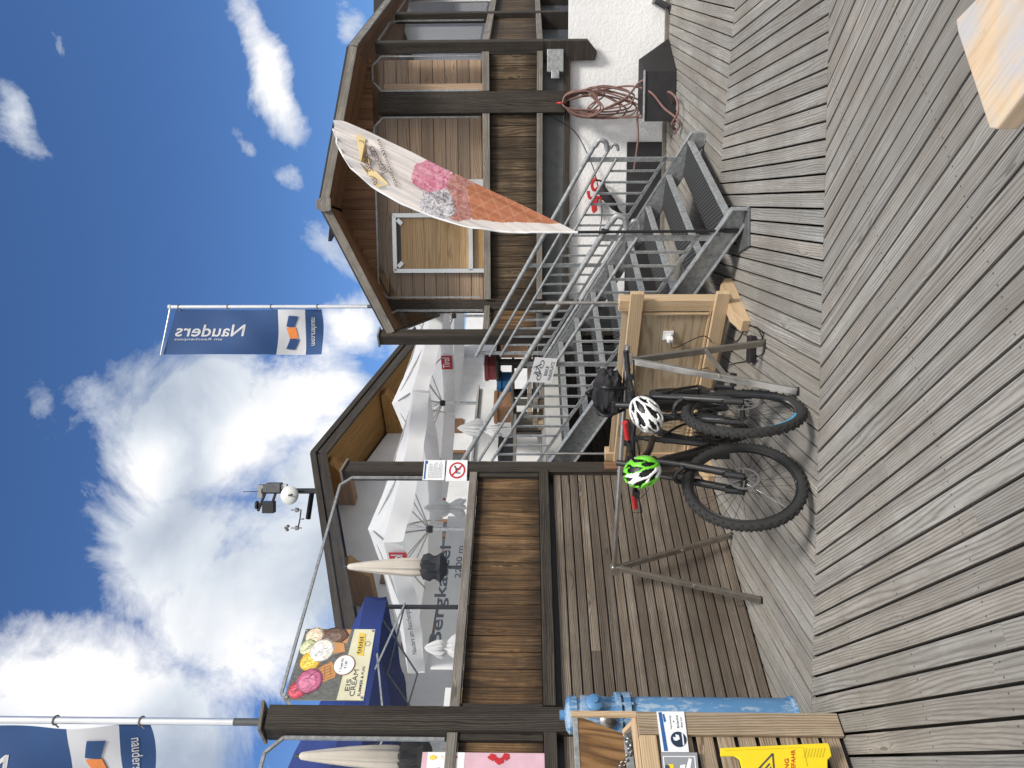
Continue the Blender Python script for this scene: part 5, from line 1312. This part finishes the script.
m = MB(); m.board(K(-.125, .28, CH + .318), K(CW, .28, CH + .318), .03, .03, E); m.board(K(.02, .195, CH + .035), K(CW, .195, CH + .035), .045, .012); m.build('lid_edge', M['galv'], lid, bevel=.003)
m = MB(); m.board(K(.012, .0, CH), K(.012, .0, CH + .36), .03, .024, D); m.board(K(.03, .02, CH), K(.02, .18, CH + .05), .03, .024); m.build('stay', M['new_wood'], bn, bevel=.003)
c0, c1 = K(.05, .17, CH + .05), K(.22, .20, CH + .12)
m = MB()
for k in range(11):
    c = c0 * (1 - k / 10) + c1 * (k / 10) - Z * .05 * math.sin(math.pi * k / 10); m.ring(c, V3((1, 0, .3)) if k % 2 else V3((.2, 1, .1)), .014, .0035, 12, 6)
m.build('chain', M['chain'], bn)

KN = -E
def ksheet(name, label, cat, x0, x1, y0, y1, b, mat, skew=0, th=.004):
    pl_ = K(0, b, 0); c = [PL(x0 + s1, y, pl_, E) for y, s1 in ((y1, 0), (y0, 0))]
    TL, TR = PL(x0 + skew, y1, pl_, E), PL(x0, y0, pl_, E); BL, BR = PL(x1 + skew, y1, pl_, E), PL(x1, y0, pl_, E)
    return sheet(name, label, cat, [TL, TR, BR, BL], -E, mat, th)
o, fn = ksheet('hygiene_notice', 'white notice with a blue bar and a round dark pictogram, pinned to the crate corner', 'notice', 656.5, 684, 711.5, 752, -.02, M['paper'], 5)
m = MB(); put_poly(m, [(.02, .76), (.98, .82), (.98, .94), (.02, .90)], fn); put_poly(m, [(.75, .70), (.93, .74), (.93, .8), (.72, .78)], fn, 0, 1.4); m.build('blue_bar', M['blue_ink'], o)
m = MB(); put_poly(m, disc(.30, .32, .19, .29), fn); put_text(m, 'Nachhaltig', fn, .55, .50, .34, .07, 0, 1, .01); put_text(m, '&', fn, .72, .40, .05, .05); put_text(m, 'Bodenfrei', fn, .58, .25, .32, .08, 0, 1, .01); put_text(m, 'Bitte hier', fn, .6, .12, .26, .06, 0, 1, .01); m.build('lettering', M['navy_ink'], o)
m = MB(); put_poly(m, [(.28, .5), (.36, .52), (.34, .42), (.42, .42), (.4, .30), (.3, .28), (.26, .42)], fn, 0, 2); put_poly(m, [(.15, .14), (.45, .14), (.45, .19), (.15, .19)], fn, 0, 2); m.build('pictogram', M['paper'], o)
o, fn = ksheet('grey_sign', 'grey sign with a white border, half cut off, left of the hygiene notice', 'sign', 661, 697, 752.5, 800, -.02, colour('mid_grey_print', (.27, .28, .31)), 4)
m = MB()
for a in ((.08, .93, .92, .96), (.08, .06, .92, .09), (.9, .09, .92, .93), (.08, .09, .1, .93)): put_poly(m, [(a[0], a[1]), (a[2], a[1]), (a[2], a[3]), (a[0], a[3])], fn)
put_poly(m, [(.4, .3), (.85, .16), (.88, .24), (.42, .46)], fn, 0, 1.5); put_poly(m, [(.3, .45), (.74, .35), (.72, .5), (.3, .6)], fn, 0, 1.5); m.build('white_print', M['paper'], o)
m = MB(); put_poly(m, [(.58, .68), (.74, .68), (.74, .84), (.58, .84)], fn, 0, 1.5); put_poly(m, disc(.66, .86, .07), fn, 1, 2); m.build('yellow_print', [M['yellow'], M['ink']], o)

# yellow wet floor board hung flat on the crate
pl_ = K(0, -.055, 0)
def Y_(x, y): return PL(x, y, pl_, E)
wf = thing('wet_floor_sign', 'yellow wet floor warning board with a black triangle leaning on the crate', 'sign', Y_(828, 775))
out = [(720, 749), (827, 744), (829, 747), (831, 757), (827, 761), (827, 790), (831, 794), (829, 806), (720, 803), (720, 797), (734, 795), (739, 790), (741, 783), (741, 768), (739, 760), (734, 757), (720, 757)]
m = MB(); m.prism([Y_(x, y) for x, y in out], -E * .014); bd = m.build('board', M['yellow'], wf, bevel=.004)
org = Y_(803, 800); W_ = (Y_(803, 748) - org).length; H_ = (Y_(742, 775).z - org.z)
off_ = -E * .016
fy = lambda x, y, k=1.0: Y_(x, y) + -E * (.0155 + .0008 * k)
m = MB()
tri = [(772, 755), (754.5, 774), (775, 792)]
for a, b in zip(tri, tri[1:] + tri[:1]): put_line(m, [a, b], 1.7, fy)
put_line(m, [(769, 765), (763, 772), (766, 780)], 1.6, fy); put_poly(m, disc(761, 771, 1.8), fy); put_line(m, [(770, 768), (771, 784)], 1.2, fy); m.build('warning_triangle', M['ink'], bd)
m = MB(); tx = lambda a, b, k=1: fy(786 - 0 * a - b * 6 + a * 0, 800 - a, k)
put_text(m, 'ACHTUNG', lambda a, b, k=1: fy(788 - b, 797 - a, k), 0, 0, 37, 4.2, 0, 1, .015); put_text(m, 'RUTSCHGEFAHR', lambda a, b, k=1: fy(794.5 - b, 800 - a, k), 0, 0, 49, 4.2, 0, 1, .015)
m.build('lettering', M['red_ink'], bd)
m = MB()
for k in range(7): put_line(m, [(806 + k * 3, 749.5), (803.5 + k * 3 + (0 if k < 6 else 0), 759)], .8, fy)
put_line(m, [(802.5, 749), (806.5, 768)], .8, fy); put_line(m, [(725, 752), (801, 749)], .5, fy); m.build('ribs', M['yellow_dark'], bd)

# blue hydrant
hc = G(797, 716); hx = V3((hc.x - .03, hc.y + .05, 0))
hy = thing('hydrant', 'tall blue hydrant with chipped paint standing behind the waste crate', 'hydrant', hx)
m = MB(); m.lathe(hx, [(.125, 0), (.125, .02), (.112, .025), (.112, 1.02), (.105, 1.04)], Z, 28); m.build('barrel', M['hydrant'], hy)
m = MB(); m.lathe(hx, [(.105, 1.04), (.14, 1.045), (.14, 1.085), (.105, 1.09), (.105, 1.10), (.14, 1.105), (.14, 1.13), (.108, 1.14), (.115, 1.3), (.12, 1.33), (.12, 1.355), (.1, 1.36), (.1, 1.38), (.115, 1.385), (.115, 1.43), (.09, 1.45), (.03, 1.46), (.03, 1.49), (.001, 1.49)], Z, 28)
for k in range(8):
    a = 2 * math.pi * k / 8 + .2; p = hx + V3((math.cos(a) * .127, math.sin(a) * .127, 1.13)); m.lathe(p, [(.011, -.1), (.011, .012), (.001, .014)], Z, 6)
m.build('head', M['hydrant_head'], hy)
for dr_, mm, z_, r_ in ((V3((.80, -.60, .0)), 'hydrant', 1.275, .8), (V3((.25, -1, 0)), 'chain', 1.20, .75), (V3((-.9, .3, 0)), 'hydrant', 1.25, 1)):
    m = MB(); m.lathe(hx + Z * z_ + dr_.normalized() * .085, [(.06 * r_, 0), (.06 * r_, .04), (.068 * r_, .045), (.068 * r_, .075), (.055 * r_, .085), (.02, .09), (.02, .105), (.001, .106)], dr_, 18); m.build('outlet', M[mm], hy)

# ================================================================== FOREGROUND TABLE
TZ = .74
tpx = [(955.5, 20), (957.5, 33), (989, 128.5), (996, 129.5), (1024, 93)]
tp_ = [G(x, y, TZ) for x, y in tpx]
dd = (tp_[4] - tp_[3]).normalized(); ee = (tp_[0] - G(975, 0, TZ)).normalized()
far = G(975, 0, TZ) - ee * .5
tb = thing('wooden_table', 'corner of a worn pale wooden table close to the camera', 'table', V3((tp_[3].x + .35, tp_[3].y - .15, 0)))
e1 = tp_[3] + dd * .75; e2 = e1 + (far - tp_[0]).normalized() * .9 + (tp_[0] - tp_[3]) * 1.0
poly = tp_ [:4] + [e1, e1 + (far - tp_[2]), far]
m = MB(); m.prism([p - Z * .045 for p in poly[::-1]], Z * .045); m.build('tabletop', M['table'], tb, bevel=.004)
cen = sum(poly, V3()) / len(poly)
for p in (tp_[2], e1, far, tp_[0]):
    q = cen + (p - cen) * .78
    m = MB(); m.board(V3((q.x, q.y, 0)), V3((q.x, q.y, TZ - .046)), .07, .07, dd); m.build('leg', M['table'], tb, bevel=.004)

# ================================================================== HOSE, HATCH BOX, POUCH
hs = thing('garden_hose', 'coiled reddish hose hung from the broad pavilion post, trailing to the deck', 'hose', f1(2.45, .14, 1.2))
def hosept(x, y, o_): return PL(x, y, f1(0, o_, 0), F1N)
hk = hosept(565, 102, .13); rn = random.Random(11); m = MB()
for k in range(13):
    y0, y1 = 92 + rn.uniform(-2, 5), 112 + rn.uniform(-3, 4); xb = 604 + rn.uniform(-10, 36); yc = 103 + rn.uniform(-9, 12); o_ = .10 + k * .012
    pts = [hosept(562 + rn.uniform(0, 3), 103, o_), hosept(566, y0 + 4, o_), hosept(580 + rn.uniform(-3, 4), y0, o_ + .02), hosept((580 + xb) / 2, (y0 + yc) / 2 - 7, o_ + .03), hosept(xb, yc - 5, o_ + .05), hosept(xb + 3, yc + 1, o_ + .06), hosept(xb - 4, yc + 7, o_ + .04), hosept((575 + xb) / 2, (y1 + yc) / 2 + 6, o_ + .02), hosept(576, y1, o_), hosept(565, 107, o_), hosept(562, 103.5, o_)]
    m.tube(smooth(pts, 6), .0105, 8)
m.build('coil', M['hose'], hs)
m = MB(); m.tube(smooth([hosept(590, 116, .2), hosept(625, 98, .26), hosept(640, 82, .45), hosept(655, 80, .5), hosept(664, 90, .45), hosept(660, 103, .35), hosept(652, 112, .3), hosept(664, 120, .3), hosept(672, 104, .5), hosept(668, 92, .7), hosept(676, 98, .95), hosept(678, 112, 1.0), hosept(672, 124, .9), hosept(676, 130, .8)], 6), .0125, 8)
m.tube(smooth([hosept(600, 90, .2), hosept(630, 86, .3), hosept(650, 92, .52), hosept(664, 108, .6), hosept(676, 118, .8), hosept(679, 126, .9), hosept(674, 134, .8)], 6), .0125, 8)
m.tube(smooth([hosept(636, 118, .2), hosept(650, 116, .25), hosept(666, 112, .3), hosept(674, 124, .5), hosept(640, 106, .25), hosept(638, 140, .2), hosept(634, 170, .1)], 6), .0125, 8); m.build('trailing_length', M['hose'], hs)
m = MB(); m.tube(smooth([hosept(561, 103, .09), hosept(557, 103, .14), hosept(560, 103, .2), hosept(566, 103, .2)], 4), .012, 8); m.build('red_nozzle', M['red'], hs)

n0 = G(677, 71); fb = G(669, 38); tpz = .36
hx0 = V3((n0.x, n0.y, 0)); hx1 = V3((fb.x, fb.y, 0)); 
ht = thing('metal_hatch', 'low dark metal hatch box on the deck under the hose', 'hatch', hx0)
m = MB(); mid = hx0 + (hx1 - hx0) * .35
m.prism([hx0 + Z * .005, hx1 + Z * .005, mid + Z * (tpz + .05), hx0 + Z * tpz], -F1D * .55); m.build('box', M['asph'], ht, bevel=.006)
m = MB(); m.board(hx0 + Z * (tpz + .006) + F1N * .005 + F1D * .01, hx0 + Z * (tpz + .006) + F1N * .005 - F1D * .56, .02, .03); m.build('edge_strip', M['galv'], ht, bevel=.003)
h2 = G(672, 5); ht2 = thing('metal_hatch', 'second dark metal hatch box at the foot of the white wall, cut by the edge', 'hatch', h2)
m = MB(); h3 = G(666, 28); h3 = V3((h3.x, h3.y, .005)); m.prism([V3((h2.x, h2.y, .005)), h3, h3 + Z * .02 + F1D * .2, V3((h2.x, h2.y, .18)) + F1D * .1], -F1N * .35); m.build('box', M['asph'], ht2, bevel=.006)
m = MB(); m.board(V3((h2.x, h2.y, .19)) + F1D * .1, V3((h2.x, h2.y, .19)) + F1D * .1 - F1N * .35, .03, .02); m.build('edge_strip', M['galv'], ht2)

# black harness with red webbing on the plaster wall
def wp(x, y, o_=.0): return PL(x, y, f1(0, -.06 + o_, 0), F1N)
hn = thing('harness', 'black padded harness with red webbing loops hung on the white wall behind the stairs', 'harness', wp(605, 195))
m = MB(); m.tube(smooth([wp(601, 186, .06), wp(606, 196, .08), wp(612, 203, .08), wp(616, 209, .07), wp(622, 214, .06)], 5), [.03, .04, .05, .055, .06, .06, .06, .06, .055, .055, .05, .05, .05, .045, .04, .03, .025, .02, .018, .016, .015], 10); m.build('pad', M['black_cloth'], hn)
m = MB()
for pts in ([(596, 178), (592, 184), (594, 190), (600, 187), (605, 189)], [(588, 191), (590, 198), (596, 197), (604, 199)], [(592, 198), (594, 204), (596, 210), (593, 205), (597, 198)], [(592, 200), (594, 212), (597, 200)]): m.tube(smooth([wp(x, y, .05) for x, y in pts], 5), .019, 6)
m.build('webbing', M['red'], hn)
m = MB(); m.tube(smooth([wp(593, 182, .05), wp(595, 180, .05), wp(603, 182, .05), wp(604, 188, .06), wp(601, 190, .06)], 5), .012, 6); m.build('buckle_strap', M['black_cloth'], hn)
m = MB(); m.tube(smooth([f1(2.3, .02, 1.42), wp(575, 132, .04), wp(590, 160, .03), wp(596, 178, .03), wp(602, 210, .03), wp(598, 240, .03)], 6), .006, 6)
tag(m.build('wall_cable', M['black']), 'thin black cable sagging across the white wall below the pavilion', 'cable')

# ================================================================== LIGHT, SKY
SUN_DIR = V3((.42, -.62, .86)).normalized()      # towards the sun
sl = bpy.data.lights.new('sun', 'SUN'); so_ = bpy.data.objects.new('sun', sl); COL.objects.link(so_)
sl.energy = 2.4; sl.angle = R(13); sl.color = (1, .95, .88)
so_.rotation_euler = (-SUN_DIR).to_track_quat('-Z', 'Y').to_euler()
w = bpy.data.worlds.new('World'); SC.world = w; w.use_nodes = True; t = w.node_tree; t.nodes.clear()
class WN(NT):
    def __init__(s, tree): s.t = tree
wn = WN(t)
out_ = wn.n('OutputWorld'); bg = wn.n('Background', {'Strength': .15}); t.links.new(bg.outputs[0], out_.inputs[0])
sky = wn.n('TexSky', sky_type='NISHITA', sun_disc=False); sky.sun_elevation = math.asin(SUN_DIR.z); sky.sun_rotation = math.atan2(SUN_DIR.x, SUN_DIR.y); sky.altitude = 2200; sky.air_density = 1.0; sky.dust_density = .6; sky.ozone_density = 1.2
dirv = wn.n('VectorMath', {0: wn.n('TexCoord').outputs['Generated']}, operation='NORMALIZE').outputs[0]
n1 = wn.n('TexNoise', {'Vector': dirv, 'Scale': 3.2, 'Detail': 9, 'Roughness': .58, 'Distortion': .25}).outputs
wob = wn.n('VectorMath', {0: n1['Color'], 1: (.5, .5, .5)}, operation='SUBTRACT').outputs[0]
wob = wn.n('VectorMath', {0: wob, 'Scale': .20}, operation='SCALE').outputs[0]
dw = wn.n('VectorMath', {0: wn.n('VectorMath', {0: dirv, 1: wob}, operation='ADD').outputs[0]}, operation='NORMALIZE').outputs[0]
BL = [(215, 430, 105, 1.0), (185, 530, 92, 1.0), (290, 400, 70, .95), (340, 335, 45, .85), (250, 600, 110, .95), (60, 700, 105, .9), (130, 760, 130, .95), (300, 560, 90, .9), (15, 620, 45, .5), (190, 690, 70, .6), (330, 480, 70, .9), (420, 330, 60, .8),
      (262, 62, 27, .80, 88, 66), (240, 14, 34, .5), (8, 130, 22, .55, 60, 70), (52, 52, 15, .55, 40, 65), (230, 128, 13, .52, 34, 50), (176, 62, 10, .36, 34, 70), (284, 180, 14, .42, 30, 60), (350, 5, 24, .5), (45, 385, 18, .34, 40, 60), (340, 245, 22, .45, 50, 40), (25, 575, 26, .38, 60, 60), (157, 128, 9, .3, 16, 60)]
acc = None
for q in BL:
    x, y, r, a = q[:4]; r2, an = q[4:] if len(q) > 4 else (r, 0)
    c = ray(x, y).normalized(); fac = (1 / (1 + ((x - 512) ** 2 + (y - 384) ** 2) / F / F)) ** .75 / F
    t1 = (ray(x + 20 * math.cos(R(an)), y + 20 * math.sin(R(an))).normalized() - c); t1 = (t1 - c * t1.dot(c)).normalized(); t2 = c.cross(t1)
    p1_ = wn.math('DIVIDE', wn.n('VectorMath', {0: dw, 1: tuple(t1)}, operation='DOT_PRODUCT').outputs['Value'], r2 * fac)
    p2_ = wn.math('DIVIDE', wn.n('VectorMath', {0: dw, 1: tuple(t2)}, operation='DOT_PRODUCT').outputs['Value'], r * fac)
    fr_ = wn.math('GREATER_THAN', wn.n('VectorMath', {0: dw, 1: tuple(c)}, operation='DOT_PRODUCT').outputs['Value'], 0.0)
    e = wn.math('EXPONENT', wn.math('MULTIPLY', wn.math('ADD', wn.math('MULTIPLY', p1_, p1_), wn.math('MULTIPLY', p2_, p2_)), -1.0))
    v = wn.math('MULTIPLY', wn.math('MULTIPLY', e, fr_), a)
    acc = v if acc is None else wn.math('MAXIMUM', acc, v)
# clouds out of view, added for other views and to whiten the light
elev = wn.n('SeparateXYZ', {0: dirv}).outputs
behind = wn.math('MULTIPLY', wn.math('SUBTRACT', .45, elev[1], clamp=True), 1.3)
fb_ = wn.n('TexNoise', {'Vector': dirv, 'Scale': 7.0, 'Detail': 12, 'Roughness': .66, 'Distortion': .5}).outputs[0]
dens = wn.math('ADD', wn.math('ADD', acc, behind), wn.math('MULTIPLY', wn.math('SUBTRACT', fb_, .5), 1.5))
mask = wn.ramp(dens, [(.30, (0, 0, 0)), (.46, (.45, .45, .45)), (.70, (1, 1, 1))]); 
shade = wn.n('TexNoise', {'Vector': dirv, 'Scale': 4.2, 'Detail': 7, 'Roughness': .55, 'Distortion': .3}).outputs[0]
brt = None
for x, y, r in ((340, 335, 60), (270, 40, 60), (250, 440, 55), (330, 420, 60), (270, 680, 60), (80, 660, 70), (170, 460, 40)):
    c = ray(x, y).normalized(); dt = wn.n('VectorMath', {0: dw, 1: tuple(c)}, operation='DOT_PRODUCT').outputs['Value']
    rad = r / F * .85; v = wn.math('EXPONENT', wn.math('MULTIPLY', wn.math('SUBTRACT', dt, 1.0), 2.0 / (rad * rad))); brt = v if brt is None else wn.math('MAXIMUM', brt, v)
sh = wn.math('ADD', wn.math('MULTIPLY', shade, 1.1), wn.math('ADD', wn.math('MULTIPLY', brt, .38), wn.math('MULTIPLY', wn.math('SUBTRACT', .4, elev[1], clamp=True), .5)))  # clouds out of view made brighter to lift shaded faces
CS = 1.0
ccol = wn.ramp(sh, [(.40, (1.9, 2.2, 2.7)), (.62, (3.2, 3.45, 3.8)), (.85, (4.6, 4.6, 4.65))])
skc = wn.mix(1.0, sky.outputs[0], (.33, .47, .64), 'MULTIPLY'); mx = wn.mix(mask, skc, ccol); t.links.new(mx, bg.inputs[0])
SC.render.engine = 'CYCLES'
SC.view_settings.view_transform = 'Standard'; SC.view_settings.look = 'None'; SC.view_settings.gamma = 1; SC.view_settings.exposure = 0.6
SC.cycles.max_bounces = 6; SC.cycles.diffuse_bounces = 3; SC.cycles.transparent_max_bounces = 8
